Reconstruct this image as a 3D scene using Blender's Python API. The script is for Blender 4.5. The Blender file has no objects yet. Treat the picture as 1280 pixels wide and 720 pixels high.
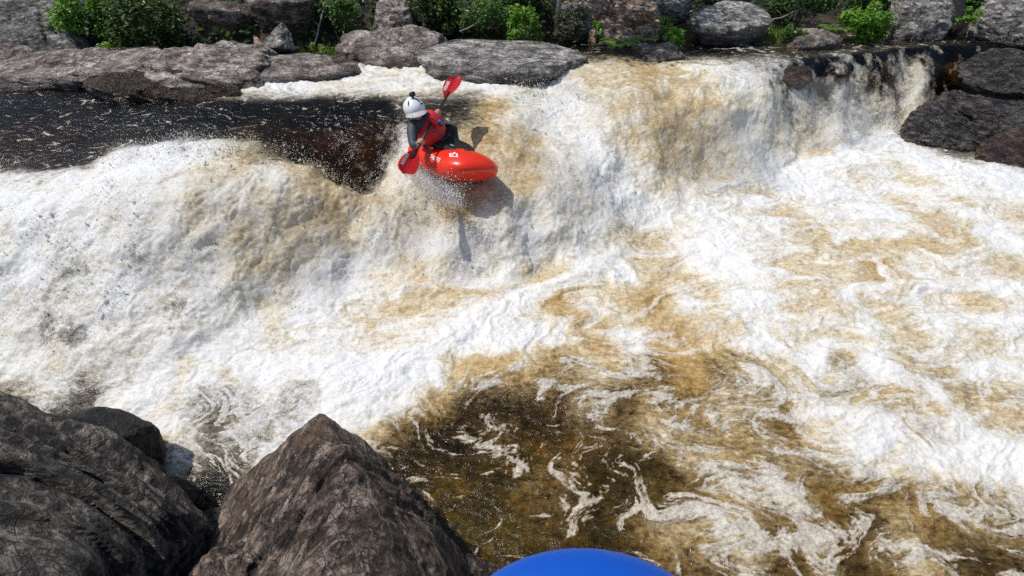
import bpy, bmesh, math, random
import numpy as np
from mathutils import Vector, Matrix
from mathutils.bvhtree import BVHTree

random.seed(7)
rng = np.random.default_rng(11)
S = bpy.context.scene
COL = S.collection

# ------------------------------------------------------------------ camera
CAMZ, PITCH, F = 3.6, math.radians(38.5), 640.0
CP, SP = math.cos(PITCH), math.sin(PITCH)
cd = bpy.data.cameras.new('camera')
cd.lens = 18.0
cd.sensor_width = 36.0
cd.clip_end = 500
cam = bpy.data.objects.new('camera', cd)
COL.objects.link(cam)
cam.location = (0, 0, CAMZ)
cam.rotation_euler = (math.pi / 2 - PITCH, 0, 0)
S.camera = cam

def ray(px, py):
    a, b = (px - 640) / F, (360 - py) / F
    return np.array([a, CP + b * SP, -SP + b * CP])

def PZ(px, py, z):
    d = ray(px, py)
    t = (z - CAMZ) / d[2]
    return np.array([0, 0, CAMZ]) + d * t

def PY(px, py, y):
    d = ray(px, py)
    return np.array([0, 0, CAMZ]) + d * (y / d[1])

def PD(px, py, depth):
    return np.array([0, 0, CAMZ]) + ray(px, py) * depth

# ------------------------------------------------------------------ noise
_p = np.random.default_rng(3).permutation(256).astype(np.int32)
PERM = np.concatenate([_p, _p, _p])
_g = np.random.default_rng(4).normal(size=(256, 3))
G3 = (_g / np.linalg.norm(_g, axis=1)[:, None]).astype(np.float32)
_a = np.random.default_rng(5).uniform(0, 2 * np.pi, 256)
G2 = np.stack([np.cos(_a), np.sin(_a)], 1).astype(np.float32)

def pn2(x, y, seed=0):
    x = np.asarray(x, np.float32) + seed * 17.13
    y = np.asarray(y, np.float32) + seed * 5.71
    xi = np.floor(x); yi = np.floor(y)
    xf = x - xi; yf = y - yi
    xi = xi.astype(np.int32) & 255; yi = yi.astype(np.int32) & 255
    u = xf * xf * xf * (xf * (xf * 6 - 15) + 10)
    v = yf * yf * yf * (yf * (yf * 6 - 15) + 10)
    def c(dx, dy):
        g = G2[PERM[PERM[xi + dx] + yi + dy]]
        return g[..., 0] * (xf - dx) + g[..., 1] * (yf - dy)
    a = c(0, 0) * (1 - u) + c(1, 0) * u
    b = c(0, 1) * (1 - u) + c(1, 1) * u
    return (a * (1 - v) + b * v) * 1.42

def pn3(x, y, z, seed=0):
    x = np.asarray(x, np.float32) + seed * 17.13
    y = np.asarray(y, np.float32) + seed * 5.71
    z = np.asarray(z, np.float32) + seed * 9.37
    xi = np.floor(x); yi = np.floor(y); zi = np.floor(z)
    xf = x - xi; yf = y - yi; zf = z - zi
    xi = xi.astype(np.int32) & 255; yi = yi.astype(np.int32) & 255; zi = zi.astype(np.int32) & 255
    u = xf * xf * (3 - 2 * xf); v = yf * yf * (3 - 2 * yf); w = zf * zf * (3 - 2 * zf)
    out = 0
    for dx in (0, 1):
        for dy in (0, 1):
            h = PERM[PERM[xi + dx] + yi + dy]
            for dz in (0, 1):
                g = G3[PERM[h + zi + dz]]
                val = g[..., 0] * (xf - dx) + g[..., 1] * (yf - dy) + g[..., 2] * (zf - dz)
                out = out + val * ((u if dx else 1 - u) * (v if dy else 1 - v) * (w if dz else 1 - w))
    return out * 1.5

def fbm3(p, f, o, seed=0, ridge=False, gain=.5, lac=2.03):
    s = 0; a = 1; n = 0
    for k in range(o):
        v = pn3(p[:, 0] * f, p[:, 1] * f, p[:, 2] * f, seed + k)
        if ridge: v = 1 - 2 * np.abs(v)
        s = s + a * v; n += a; a *= gain; f *= lac
    return s / n

def fbm2(x, y, f, o, seed=0, ridge=False, gain=.5, lac=2.03):
    s = 0; a = 1; n = 0
    for k in range(o):
        v = pn2(x * f, y * f, seed + k)
        if ridge: v = 1 - 2 * np.abs(v)
        s = s + a * v; n += a; a *= gain; f *= lac
    return s / n

def sstep(a, b, x):
    t = np.clip((x - a) / (b - a), 0, 1)
    return t * t * (3 - 2 * t)

# ------------------------------------------------------------------ mesh helpers
def np_mesh(name, verts, faces, smooth=True):
    """faces: (n,k) int array, all the same size"""
    me = bpy.data.meshes.new(name)
    verts = np.ascontiguousarray(verts, np.float32)
    faces = np.ascontiguousarray(faces, np.int32)
    n, k = faces.shape
    me.vertices.add(len(verts)); me.vertices.foreach_set('co', verts.ravel())
    me.loops.add(n * k); me.loops.foreach_set('vertex_index', faces.ravel())
    me.polygons.add(n)
    me.polygons.foreach_set('loop_start', np.arange(0, n * k, k, dtype=np.int32))
    me.polygons.foreach_set('loop_total', np.full(n, k, np.int32))
    me.polygons.foreach_set('use_smooth', np.full(n, smooth, bool))
    me.update(calc_edges=True)
    return me

def link(name, me, mat=None, parent=None):
    o = bpy.data.objects.new(name, me)
    COL.objects.link(o)
    if mat is not None and len(me.materials) == 0: me.materials.append(mat)
    if parent is not None: o.parent = parent
    return o

def tag(o, label=None, cat=None, group=None, kind=None):
    if label: o['label'] = label
    if cat: o['category'] = cat
    if group: o['group'] = group
    if kind: o['kind'] = kind
    return o

def empty(name, loc, label, cat, group=None):
    o = bpy.data.objects.new(name, None)
    COL.objects.link(o)
    o.location = loc
    o.empty_display_size = .1
    return tag(o, label, cat, group)

def setattr_col(me, name, arr):
    a = me.attributes.new(name, 'FLOAT_COLOR', 'POINT')
    a.data.foreach_set('color', np.ascontiguousarray(arr, np.float32).ravel())

def grid_faces(nx, ny):
    i = np.arange(ny - 1)[:, None] * nx + np.arange(nx - 1)[None]
    i = i.ravel()
    return np.stack([i, i + 1, i + nx + 1, i + nx], 1)

# ------------------------------------------------------------------ node helpers
class NT:
    def __init__(s, name):
        s.m = bpy.data.materials.new(name); s.m.use_nodes = True
        s.t = s.m.node_tree; s.t.nodes.clear()
        s.out = s.n('ShaderNodeOutputMaterial')
    def n(s, typ, **kw):
        nd = s.t.nodes.new(typ)
        for k, v in kw.items():
            if k in nd.bl_rna.properties: setattr(nd, k, v)
        return nd
    def l(s, a, b): s.t.links.new(a, b)
    def put(s, sock, v):
        if hasattr(v, 'links') or hasattr(v, 'is_output'): s.l(v, sock)
        else: sock.default_value = v
    def math(s, op, a, b=0.0, c=None, clamp=False):
        nd = s.n('ShaderNodeMath'); nd.operation = op; nd.use_clamp = clamp
        s.put(nd.inputs[0], a); s.put(nd.inputs[1], b)
        if c is not None: s.put(nd.inputs[2], c)
        return nd.outputs[0]
    def mix(s, f, a, b, mode='MIX'):
        nd = s.n('ShaderNodeMix'); nd.data_type = 'RGBA'; nd.blend_type = mode
        s.put(nd.inputs[0], f)
        for k, v in ((6, a), (7, b)):
            if isinstance(v, tuple) and len(v) == 3: v = (*v, 1)
            s.put(nd.inputs[k], v)
        return nd.outputs[2]
    def ramp(s, f, stops):
        nd = s.n('ShaderNodeValToRGB'); s.put(nd.inputs[0], f)
        cr = nd.color_ramp
        while len(cr.elements) < len(stops): cr.elements.new(.5)
        for e, (p, c) in zip(cr.elements, stops):
            e.position = p
            if isinstance(c, (int, float)): c = (c, c, c)
            e.color = (*c, 1)
        return nd.outputs[0]
    def noise(s, vec, scale, detail=4, rough=.6, dist=0.0):
        nd = s.n('ShaderNodeTexNoise')
        s.put(nd.inputs['Vector'], vec)
        nd.inputs['Scale'].default_value = scale; nd.inputs['Detail'].default_value = detail
        nd.inputs['Roughness'].default_value = rough; nd.inputs['Distortion'].default_value = dist
        return nd.outputs['Fac']
    def voro(s, vec, scale, feat='F1', out='Distance', rnd=1.0):
        nd = s.n('ShaderNodeTexVoronoi'); nd.feature = feat
        s.put(nd.inputs['Vector'], vec); nd.inputs['Scale'].default_value = scale
        nd.inputs['Randomness'].default_value = rnd
        return nd.outputs[out]
    def mapping(s, vec, rot=(0, 0, 0), sc=(1, 1, 1), loc=(0, 0, 0)):
        nd = s.n('ShaderNodeMapping'); s.put(nd.inputs['Vector'], vec)
        nd.inputs['Rotation'].default_value = rot; nd.inputs['Scale'].default_value = sc
        nd.inputs['Location'].default_value = loc
        return nd.outputs[0]
    def bump(s, h, dist, strength=1.0, normal=None):
        nd = s.n('ShaderNodeBump'); s.put(nd.inputs['Height'], h)
        nd.inputs['Distance'].default_value = dist; nd.inputs['Strength'].default_value = strength
        if normal is not None: s.l(normal, nd.inputs['Normal'])
        return nd.outputs[0]
    def bsdf(s, col, rough=.5, spec=.5, normal=None, metal=0.0, coat=0.0, **kw):
        nd = s.n('ShaderNodeBsdfPrincipled')
        if isinstance(col, tuple) and len(col) == 3: col = (*col, 1)
        s.put(nd.inputs['Base Color'], col); s.put(nd.inputs['Roughness'], rough)
        s.put(nd.inputs['Specular IOR Level'], spec); s.put(nd.inputs['Metallic'], metal)
        s.put(nd.inputs['Coat Weight'], coat)
        for k, v in kw.items(): s.put(nd.inputs[k], v)
        if normal is not None: s.l(normal, nd.inputs['Normal'])
        return nd.outputs[0]
    def attr(s, name):
        nd = s.n('ShaderNodeAttribute'); nd.attribute_name = name
        return nd
    def geo(s): return s.n('ShaderNodeNewGeometry')
    def obj(s): return s.n('ShaderNodeTexCoord').outputs['Object']
    def finish(s, sh): s.l(sh, s.out.inputs['Surface']); return s.m

def plain(name, col, rough=.5, spec=.5, coat=0.0, var=.12, scale=20, bump=.0):
    t = NT(name)
    v = t.obj()
    nz = t.noise(v, scale, 5, .6)
    c = t.mix(nz, tuple(max(0, x * (1 - var)) for x in col), tuple(min(1, x * (1 + var)) for x in col))
    nm = t.bump(nz, bump) if bump else None
    r = t.math('MULTIPLY_ADD', nz, .15, rough - .07)
    return t.finish(t.bsdf(c, r, spec, nm, coat=coat))

def rock_mat(name, dark, mid, light, rot=(0, 0, 0), lichen=.3, wet=0.0, sc=1.0, stain=None, rough=.8, vein=.25):
    """wetness: attribute 'wet' on the mesh lowers roughness and albedo"""
    t = NT(name)
    v = t.obj()
    vs = t.mapping(v, rot, (1.2 * sc, 1.2 * sc, 4 * sc))
    n1 = t.noise(v, 1.7 * sc, 8, .62, .3)
    n2 = t.noise(vs, 3.0, 9, .66, .35)
    n3 = t.noise(v, 14 * sc, 6, .7)
    n4 = t.noise(v, 55 * sc, 4, .7)
    f = t.math('ADD', t.math('MULTIPLY', n1, .35), t.math('ADD', t.math('MULTIPLY', n2, .4), t.math('MULTIPLY', n3, .25)))
    c = t.ramp(f, [(.40, dark), (.49, mid), (.58, light)])
    c = t.mix(1.0, c, t.ramp(n2, [(.4, .45), (.5, 1.0), (.6, 1.35)]), 'MULTIPLY')
    c = t.mix(1.0, c, t.ramp(n3, [(.38, .55), (.5, 1.0), (.64, 1.25)]), 'MULTIPLY')
    if stain:
        s1 = t.noise(v, 1.1 * sc, 5, .6, .8)
        c = t.mix(t.ramp(s1, [(.5, 0), (.62, .75)]), c, stain)
    # mineral veins along the bedding
    w = t.noise(t.mapping(v, rot, (2.0 * sc, 2.0 * sc, 13 * sc), (3, 1, 2)), 1.6, 5, .68, .6)
    c = t.mix(t.ramp(w, [(.54, 0), (.62, vein)]), c, tuple(min(.8, x * 1.7 + .05) for x in light))
    # lichen spots
    l1 = t.voro(t.mapping(v, (0, 0, 0), (1, 1, 1)), 11 * sc)
    l2 = t.noise(v, 5 * sc, 5, .7)
    lm = t.math('MULTIPLY', t.ramp(l1, [(.14, 1), (.26, 0)]), t.ramp(l2, [(.5, 0), (.6, 1)]))
    c = t.mix(t.math('MULTIPLY', lm, lichen), c, (.42, .4, .33))
    c = t.mix(t.ramp(n4, [(.35, .35), (.6, 0)]), c, tuple(x * .4 for x in dark))
    vv = t.mapping(t.mix(.06, v, t.n('ShaderNodeTexNoise').outputs['Color'], 'ADD'), rot, (1, 1, 2.8))
    cellc = t.n('ShaderNodeSeparateColor'); t.l(t.voro(vv, 5.5 * sc, 'F1', 'Color'), cellc.inputs[0])
    celld = t.voro(vv, 5.5 * sc, 'F1', 'Distance')
    edge1 = t.ramp(t.voro(vv, 5.5 * sc, 'DISTANCE_TO_EDGE'), [(0, 0), (.05, 1)])
    edge2 = t.ramp(t.voro(t.mapping(v, rot, (1, .6, 3.4), (4, 2, 1)), 15 * sc, 'DISTANCE_TO_EDGE'), [(0, .35), (.06, 1)])
    c = t.mix(1.0, c, t.ramp(cellc.outputs[0], [(0, .68), (1, 1.3)]), 'MULTIPLY')
    gate = t.ramp(t.noise(v, 2.3 * sc, 4, .6), [(.42, 0), (.55, 1)])
    c = t.mix(gate, c, t.mix(1.0, c, t.mix(1.0, edge1, edge2, 'MULTIPLY'), 'MULTIPLY'))
    wt = t.attr('wet').outputs['Fac']
    wt = t.math('ADD', wt, wet, clamp=True)
    c = t.mix(t.math('MULTIPLY', wt, .72), c, t.mix(1.0, c, (.3, .27, .24), 'MULTIPLY'))
    r = t.math('MULTIPLY_ADD', wt, -(rough - .22), rough)
    crk = t.voro(t.mapping(v, rot, (1, 1, 2.4)), 3.4 * sc, 'DISTANCE_TO_EDGE')
    crk = t.ramp(crk, [(0, 0), (.035, 1)])
    h = t.math('ADD', t.math('MULTIPLY', n2, .9), t.math('MULTIPLY', n3, .5))
    h = t.math('ADD', h, t.math('MULTIPLY', n4, .16))
    h = t.math('ADD', h, t.math('MULTIPLY', crk, .12))
    h = t.math('ADD', h, t.math('MULTIPLY', celld, .45))
    h = t.math('ADD', h, t.math('MULTIPLY', cellc.outputs[1], .22))
    h = t.math('ADD', h, t.math('MULTIPLY', edge2, .05))
    nm = t.bump(h, .15 / sc, 1.0)
    return t.finish(t.bsdf(c, r, .5, nm))

# ------------------------------------------------------------------ river surface: control heights
CT = [  # px, py, z
 (0,110,1.15),(0,160,1.05),(0,195,.95),(100,110,1.15),(100,180,.97),(0,215,.86),(200,120,1.2),(400,130,1.14),(300,125,1.18),(300,158,1.1),
 (450,110,1.15),(450,190,.86),(420,218,.7),(380,190,.95),(460,240,.5),(150,197,1.0),(200,187,1.1),(280,184,1.12),(350,197,1.03),(410,228,.82),(450,262,.56),
 (485,292,.36),(60,230,.92),(0,250,.86),(0,330,.55),(100,320,.62),(200,280,.83),(300,280,.72),(370,290,.55),(0,410,.2),(100,410,.24),
 (200,390,.28),(300,390,.16),(400,360,.12),(0,480,0),(150,470,.02),(300,450,.02),(440,330,.14),(500,110,1.15),(560,105,1.13),(620,110,1.1),
 (520,150,1.08),(570,150,1.06),(610,140,1.06),(640,130,1.06),(500,190,.82),(560,180,.93),(620,170,.98),(680,180,.8),(500,235,.62),(600,240,.7),(560,238,.66),(640,235,.66),(600,320,.2),(560,320,.22),(660,320,.12),(600,350,.06),(520,325,.2),
 (680,240,.62),(560,280,.45),(640,275,.52),(500,292,.32),(700,290,.28),(700,335,.04),(640,345,.05),(700,95,1.15),(740,105,1.1),(800,95,1.12),(860,88,1.12),(930,90,1.1),
 (700,150,.85),(800,150,.85),(900,150,.66),(800,220,.38),(880,210,.18),(730,235,.5),(800,280,.03),(930,240,.02),(960,130,.75),(960,180,.22),
 (1010,92,1.02),(1000,130,.6),(1030,170,.1),(1090,100,1.0),(1085,125,.75),(1080,150,.35),(1075,175,.05),(1140,85,1.1),
 (1150,205,0),(1280,225,0),(700,350,0),(900,300,.05),(1100,260,0),(1280,300,.03),(1280,500,0),(900,450,.03),(640,440,.07),(560,470,.06),(700,600,0),
 (600,500,0),(500,600,0),(1280,720,.02),(640,720,0),(300,600,0),(0,600,0),(400,480,.04),(1000,600,.03),(1100,420,.04),(300,520,.02),
 (800,84,1.13),(860,78,1.14),(930,80,1.14),(1000,80,1.13),(1060,86,1.12),(780,75,1.15),(900,60,1.16),(1100,60,1.17),(1250,55,1.18),(640,100,1.1),(1000,60,1.16)]
pts = [PZ(*c) for c in CT]
for x, y, z in [(-9,9,1.2),(-4,10,1.2),(0,11,1.2),(4,12,1.2),(9,13,1.2),(14,12,1.2),(0,15,1.2),(-12,12,1.2),(-12,7,1.1),(-11,4,.3),(-10,2,0),
                (0,0,0),(-5,0,0),(5,0,0),(10,0,0),(14,4,0),(12,8,0),(7,8.3,0),(8,8.5,0),(9,8.8,.0),(10,9,0),(7.6,9,.1),(6.75,9.4,.8),(8,9.3,.15),(9,9.5,.2),(10.5,9.6,.3),(7.2,10.1,1.1),(8,10.4,1.12),(9,10.6,1.14),(10.5,10.8,1.14),(13,11.5,1.15),(13,9.5,.2),(-12,0,0),(15,0,0),(16,14,1.2),(-12,15,1.2)]:
    pts.append(np.array([x, y, z], float))
pts = np.array(pts)
def tps_fit(P, z, lam=.002):
    d = np.linalg.norm(P[:, None] - P[None], axis=2)
    K = np.where(d > 0, d * d * np.log(np.maximum(d, 1e-9)), 0) + lam * np.eye(len(P))
    A = np.hstack([np.ones((len(P), 1)), P])
    M = np.block([[K, A], [A.T, np.zeros((3, 3))]])
    return np.linalg.solve(M, np.concatenate([z, np.zeros(3)]))
W_ = tps_fit(pts[:, :2], pts[:, 2])
def tps(x, y):
    x = np.asarray(x, float); y = np.asarray(y, float)
    sh = x.shape; x = x.ravel(); y = y.ravel(); out = np.empty(len(x))
    for s in range(0, len(x), 40000):
        q = np.stack([x[s:s + 40000], y[s:s + 40000]], 1)
        d = np.linalg.norm(q[:, None] - pts[None, :, :2], axis=2)
        K = np.where(d > 0, d * d * np.log(np.maximum(d, 1e-9)), 0)
        out[s:s + 40000] = K @ W_[:-3] + W_[-3] + q @ W_[-2:]
    return out.reshape(sh)

# coarse world table of everything smooth about the river
CX0, CX1, CY0, CY1, CS = -14.0, 17.0, -.5, 15.5, .06
cxs = np.arange(CX0, CX1 + CS, CS); cys = np.arange(CY0, CY1 + CS, CS)
CXX, CYY = np.meshgrid(cxs, cys)
CZ = np.clip(tps(CXX, CYY), -.08, np.where(CXX > 1, 1.165, 1.25))
_yb = np.interp(CXX, [4.5, 5.5, 6.5, 7.5, 10], [8.1, 8.5, 8.75, 9.25, 9.6]) + .12 * pn2(CXX * 1.6, CYY * 0, 301)
_w = sstep(4.3, 5.4, CXX) * sstep(7.2, 8.0, CYY)
CZ = CZ * (1 - _w) + _w * (1.14 * sstep(0, 1, (CYY - _yb) / 1.35) + .16 * np.exp(-((CYY - _yb - .25) / .3) ** 2) * (.5 + pn2(CXX * 1.8, CYY, 302)))
def samp(tab, x, y):
    fx = np.clip((x - CX0) / CS, 0, len(cxs) - 1.001); fy = np.clip((y - CY0) / CS, 0, len(cys) - 1.001)
    ix = fx.astype(int); iy = fy.astype(int); fx = fx - ix; fy = fy - iy
    return (tab[iy, ix] * (1 - fx) * (1 - fy) + tab[iy, ix + 1] * fx * (1 - fy)
            + tab[iy + 1, ix] * (1 - fx) * fy + tab[iy + 1, ix + 1] * fx * fy)
def hit(px, py):
    d = ray(px, py)
    t = np.arange(2.5, 16, .02)
    x, y, z = d[0] * t, d[1] * t, CAMZ + d[2] * t
    h = samp(CZ, x, y)
    k = np.argmax(z < h)
    if not (z < h).any(): k = len(t) - 1
    return x[k], y[k]

# ------------------------------------------------------------------ foam, aeration and tint of the water, as surveyed places, plus one painted shadow
ROWS = ["KKKKKKKKKKKKKKKKKKKKKKKKKKKKKKKK",
        "KKKKKKKKKKKKKKKKKKKKKKKkkkkkkkKK",
        "KKKKkkwwWWwwwwwWwwCCACwgHkHkwKKK",
        "KKKKKKKKKKKkkKKAwWwCAAACHgHCwKKK",  # K right of the kayaker paints a cast shadow as clear dark water
        "kkKwWWWwkKKkggAAAwWCAACgCCWWwKKK",
        "ggwWWwCCwAKkwwCCAwWWCCCWWWwwCWWW",
        "WWWwgwCCCCACCCOCwwwWWwwwCwwWCwCC",
        "gWWWgwwCCCCwwWWwWWwCCwWwwCCCCCCw",
        "WgHggggCCwWwCCwWCCwwCCwwCCCAwCwC",
        "gggWgHgwCWwwCCCCwACAAwCwCCwCwwCw",
        "gHHgggwWwwwCCCWWwCAwAACwwwCwCwCw",
        "WwgggwWwWwWWWWAAABmmBABmmwmwmmww",
        "kgkwWgHHgHwWwADDDLmLBBmmBmmmmwmm",
        "KKKwwwkHHgwCLDDLDDLLmBBBLwwwmmwm",
        "KKKKKwkkwwKDDDDDDLDDDmmBBBmwwwwW",
        "KKKKKKKKKKKDDDDDLLDDLLBmmaBaamBm",
        "KKKKKKKKKKKDDDDDLLDLmmmBLLBLaamB",
        "KKKKKKKKKKKDDDDDDDDDLLLmLmDLmLDL"]
CODE = {  # foam, milk, tint
 'W': (.95, 1, .1), 'w': (.66, 1, .27), 'C': (.3, 1, .44), 'A': (.12, 1, .64), 'O': (.03, 1, .85),
 'g': (.7, .8, .1), 'H': (.5, .42, .12), 'm': (.4, .68, .47), 'B': (.25, .5, .68), 'a': (.1, .55, .78),
 'L': (.23, .2, .8), 'D': (.08, .04, .8), 'K': (0, 0, .4), 'k': (.14, .05, .4)}
smp = []
HP = np.array([[hit(40 * i + 20, 40 * j + 20) for i in range(32)] for j in range(18)])
for j in range(18):
    for i in range(32):
        p = HP[j, i]
        q = HP[max(j - 1, 0), i]; r = HP[min(j + 1, 17), i]
        sy = np.clip(.2 * abs(q[1] - r[1]), .05, .5) if 0 < j < 17 else .25
        a = HP[j, max(i - 1, 0)]; b = HP[j, min(i + 1, 31)]
        sx = np.clip(.2 * abs(a[0] - b[0]), .08, .4) if 0 < i < 31 else .2
        smp.append((p[0], p[1], sx, sy, *CODE[ROWS[j][i]]))
for px_, py_, cd_ in [(p_, 170, 'K') for p_ in range(130, 361, 30)] + [(395, 185, 'K'), (425, 205, 'K'), (445, 222, 'K'), (455, 200, 'K'), (470, 175, 'k')]:
    p = hit(px_, py_); smp.append((p[0], p[1], .13, .1, *CODE[cd_]))
smp = np.array(smp, np.float32)
MASK = np.zeros((CXX.size, 3), np.float32)
wx = CXX.ravel().astype(np.float32) + .08 * pn2(CXX.ravel() * 1.7, CYY.ravel() * 1.7, 61)
wy = CYY.ravel().astype(np.float32) + .07 * pn2(CXX.ravel() * 1.7, CYY.ravel() * 1.7, 62)
for s in range(0, CXX.size, 20000):
    e = ((wx[s:s + 20000, None] - smp[:, 0]) / smp[:, 2]) ** 2 + ((wy[s:s + 20000, None] - smp[:, 1]) / smp[:, 3]) ** 2
    e = e - e.min(1)[:, None]
    w = np.exp(-.5 * e)
    MASK[s:s + 20000] = (w @ smp[:, 4:7]) / w.sum(1)[:, None]
MF, MM, MT = [MASK[:, k].reshape(CXX.shape) for k in range(3)]
# the smooth unbroken tongue of fast water above the left drop
TG = np.array([hit(*q) for q in [(-60,116),(150,120),(300,126),(400,122),(490,124),(505,150),(480,180),(455,228),(435,232),(400,208),(350,186),(280,176),(200,178),(150,186),(110,212),(-60,212)]])
tx_ = CXX + .07 * pn2(CXX * 2.5, CYY * 2.5, 63); ty_ = CYY + .07 * pn2(CXX * 2.5, CYY * 2.5, 64)
ins = np.zeros(CXX.shape, bool); dd = np.full(CXX.shape, 9.0)
for k in range(len(TG)):
    a, b = TG[k], TG[(k + 1) % len(TG)]
    c_ = (a[1] > ty_) != (b[1] > ty_)
    ins ^= c_ & (tx_ < (b[0] - a[0]) * (ty_ - a[1]) / (b[1] - a[1] + 1e-12) + a[0])
    ab = b - a; tq = np.clip(((tx_ - a[0]) * ab[0] + (ty_ - a[1]) * ab[1]) / (ab @ ab), 0, 1)
    dd = np.minimum(dd, np.hypot(tx_ - a[0] - tq * ab[0], ty_ - a[1] - tq * ab[1]))
tong = sstep(-.12, .12, np.where(ins, dd, -dd))
MF = MF * (1 - .93 * tong); MM = MM * (1 - .97 * tong)

def polydist(px_line, widths, X, Y):
    P = [np.array(hit(*p)) for p in px_line]
    best = np.full(X.shape, 9.0)
    for k in range(len(P) - 1):
        a, b = P[k], P[k + 1]; ab = b - a; L = (ab @ ab) + 1e-9
        t = np.clip(((X - a[0]) * ab[0] + (Y - a[1]) * ab[1]) / L, 0, 1)
        d = np.hypot(X - a[0] - t * ab[0], Y - a[1] - t * ab[1])
        w = widths[k] * (1 - t) + widths[k + 1] * t
        best = np.minimum(best, d / w)
    return best
STREAKS = [
 ([(770,315),(720,345),(660,378),(600,402),(545,425),(500,450),(450,485),(430,520)], [.06,.08,.1,.13,.16,.2,.26,.2], .75),
 ([(555,480),(600,478),(650,462),(690,440),(700,415)], [.02,.03,.03,.03,.02], .5),
 ([(660,470),(690,487),(760,492),(830,498),(880,515),(910,545)], [.03,.04,.05,.04,.04,.03], .55),
 ([(935,462),(1000,500),(1050,515),(1120,528),(1200,545),(1290,562)], [.05,.07,.1,.13,.1,.1], .7),
 ([(965,520),(1000,515),(1050,515)], [.05,.08,.08], .6),
 ([(1050,480),(1100,455),(1160,470),(1180,500)], [.03,.05,.04,.03], .4),
 ([(560,540),(590,555),(625,570),(645,592)], [.02,.04,.05,.04], .45),
 ([(690,595),(720,600),(735,630),(720,660)], [.06,.09,.07,.05], .5),
 ([(790,630),(860,640),(920,660),(975,682),(1040,668)], [.05,.08,.07,.06,.05], .55),
 ([(950,560),(965,600),(1000,632),(1010,645)], [.04,.07,.06,.03], .5),
 ([(1075,590),(1110,612),(1180,640),(1280,645)], [.05,.09,.06,.08], .5),
 ([(800,430),(812,460),(830,480)], [.03,.05,.04], .5),
 ([(870,330),(940,340),(1010,352)], [.05,.07,.05], .4),
 ([(900,400),(960,372),(1040,365),(1130,358),(1280,362)], [.05,.06,.07,.06,.06], .4),
 ([(1040,690),(1090,660),(1130,700)], [.06,.05,.05], .4),
 ([(210,520),(260,545),(330,530),(395,512)], [.04,.06,.05,.06], .35),
 ([(440,330),(520,320),(600,305),(700,290)], [.08,.08,.08,.07], .3),
 ([(500,365),(560,355),(610,362)], [.04,.05,.04], .35)]
SF = np.zeros(CXX.shape)
for line, wd, amp in STREAKS:
    d = polydist(line, wd, CXX + .06 * pn2(CXX * 3, CYY * 3, 71), CYY + .06 * pn2(CXX * 3, CYY * 3, 72))
    SF = np.maximum(SF, amp * np.exp(-.7 * d ** 2))
# clear dark window in front: keep milk down there, keep edges irregular
# eddy advection offsets
QX = CXX.copy(); QY = CYY.copy()
def psi(x, y):
    return (.30 * pn2(x * .7, y * .9, 81) + .10 * pn2(x * 1.7, y * 2.1, 82) + .02 * pn2(x * 4.6, y * 4.6, 83))
for k in range(14):
    e = .02
    u = (psi(QX, QY + e) - psi(QX, QY - e)) / (2 * e) + .25
    v = -(psi(QX + e, QY) - psi(QX - e, QY)) / (2 * e) - .08
    QX = QX - .055 * u; QY = QY - .035 * v
OX = QX - CXX; OY = QY - CYY

# ------------------------------------------------------------------ river mesh
NX, NY = 1280, 1240
ys = np.exp(np.linspace(math.log(3.4), math.log(17.6), NY)) - 3.0
u = np.linspace(-1, 1, NX)
YY = np.repeat(ys[:, None], NX, 1)
XX = u[None] * (.80 * YY + 3.5) + .04 * YY
x = XX.ravel().astype(np.float32); y = YY.ravel().astype(np.float32)
z = samp(CZ, x, y).astype(np.float32)
f = samp(MF, x, y).astype(np.float32); m = samp(MM, x, y).astype(np.float32); tt = samp(MT, x, y).astype(np.float32)
sf = samp(SF, x, y).astype(np.float32)
gy, gx = np.gradient(CZ, CS)
slope = np.hypot(gx, gy)
k5 = slope.copy()
for _ in range(4):
    k5[1:-1, 1:-1] = (k5[1:-1, 1:-1] * 2 + k5[:-2, 1:-1] + k5[2:, 1:-1] + k5[1:-1, :-2] + k5[1:-1, 2:]) / 6
sl = samp(k5, x, y).astype(np.float32)
nxv = samp(gx, x, y); nyv = samp(gy, x, y)
nn = np.stack([-nxv, -nyv, np.ones_like(nxv)], 1)
nn /= np.linalg.norm(nn, axis=1)[:, None]
qx = (x + samp(OX, x, y)).astype(np.float32); qy = (y + samp(OY, x, y)).astype(np.float32)
fall = sstep(.16, .5, sl)                       # 1 on the drops, 0 on the flats
aer = np.clip(np.maximum(m, f), 0, 1)
P3 = np.stack([x, y, z * 1.3], 1).astype(np.float32)
# stretched along the drop: compress the downhill coordinate
P3s = np.stack([x, y * .62, z * 1.0], 1).astype(np.float32)
wrp = .05 * pn3(x * 5, y * 5, z * 5, 33)
P3s[:, 0] += wrp; P3s[:, 2] += .8 * wrp
big = fbm3(P3, 1.1, 2, 20)
bil = fbm3(P3s, 3.6, 5, 25, ridge=True, gain=.56)
bil2 = fbm3(P3, 13, 3, 30, ridge=True, gain=.6)
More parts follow.
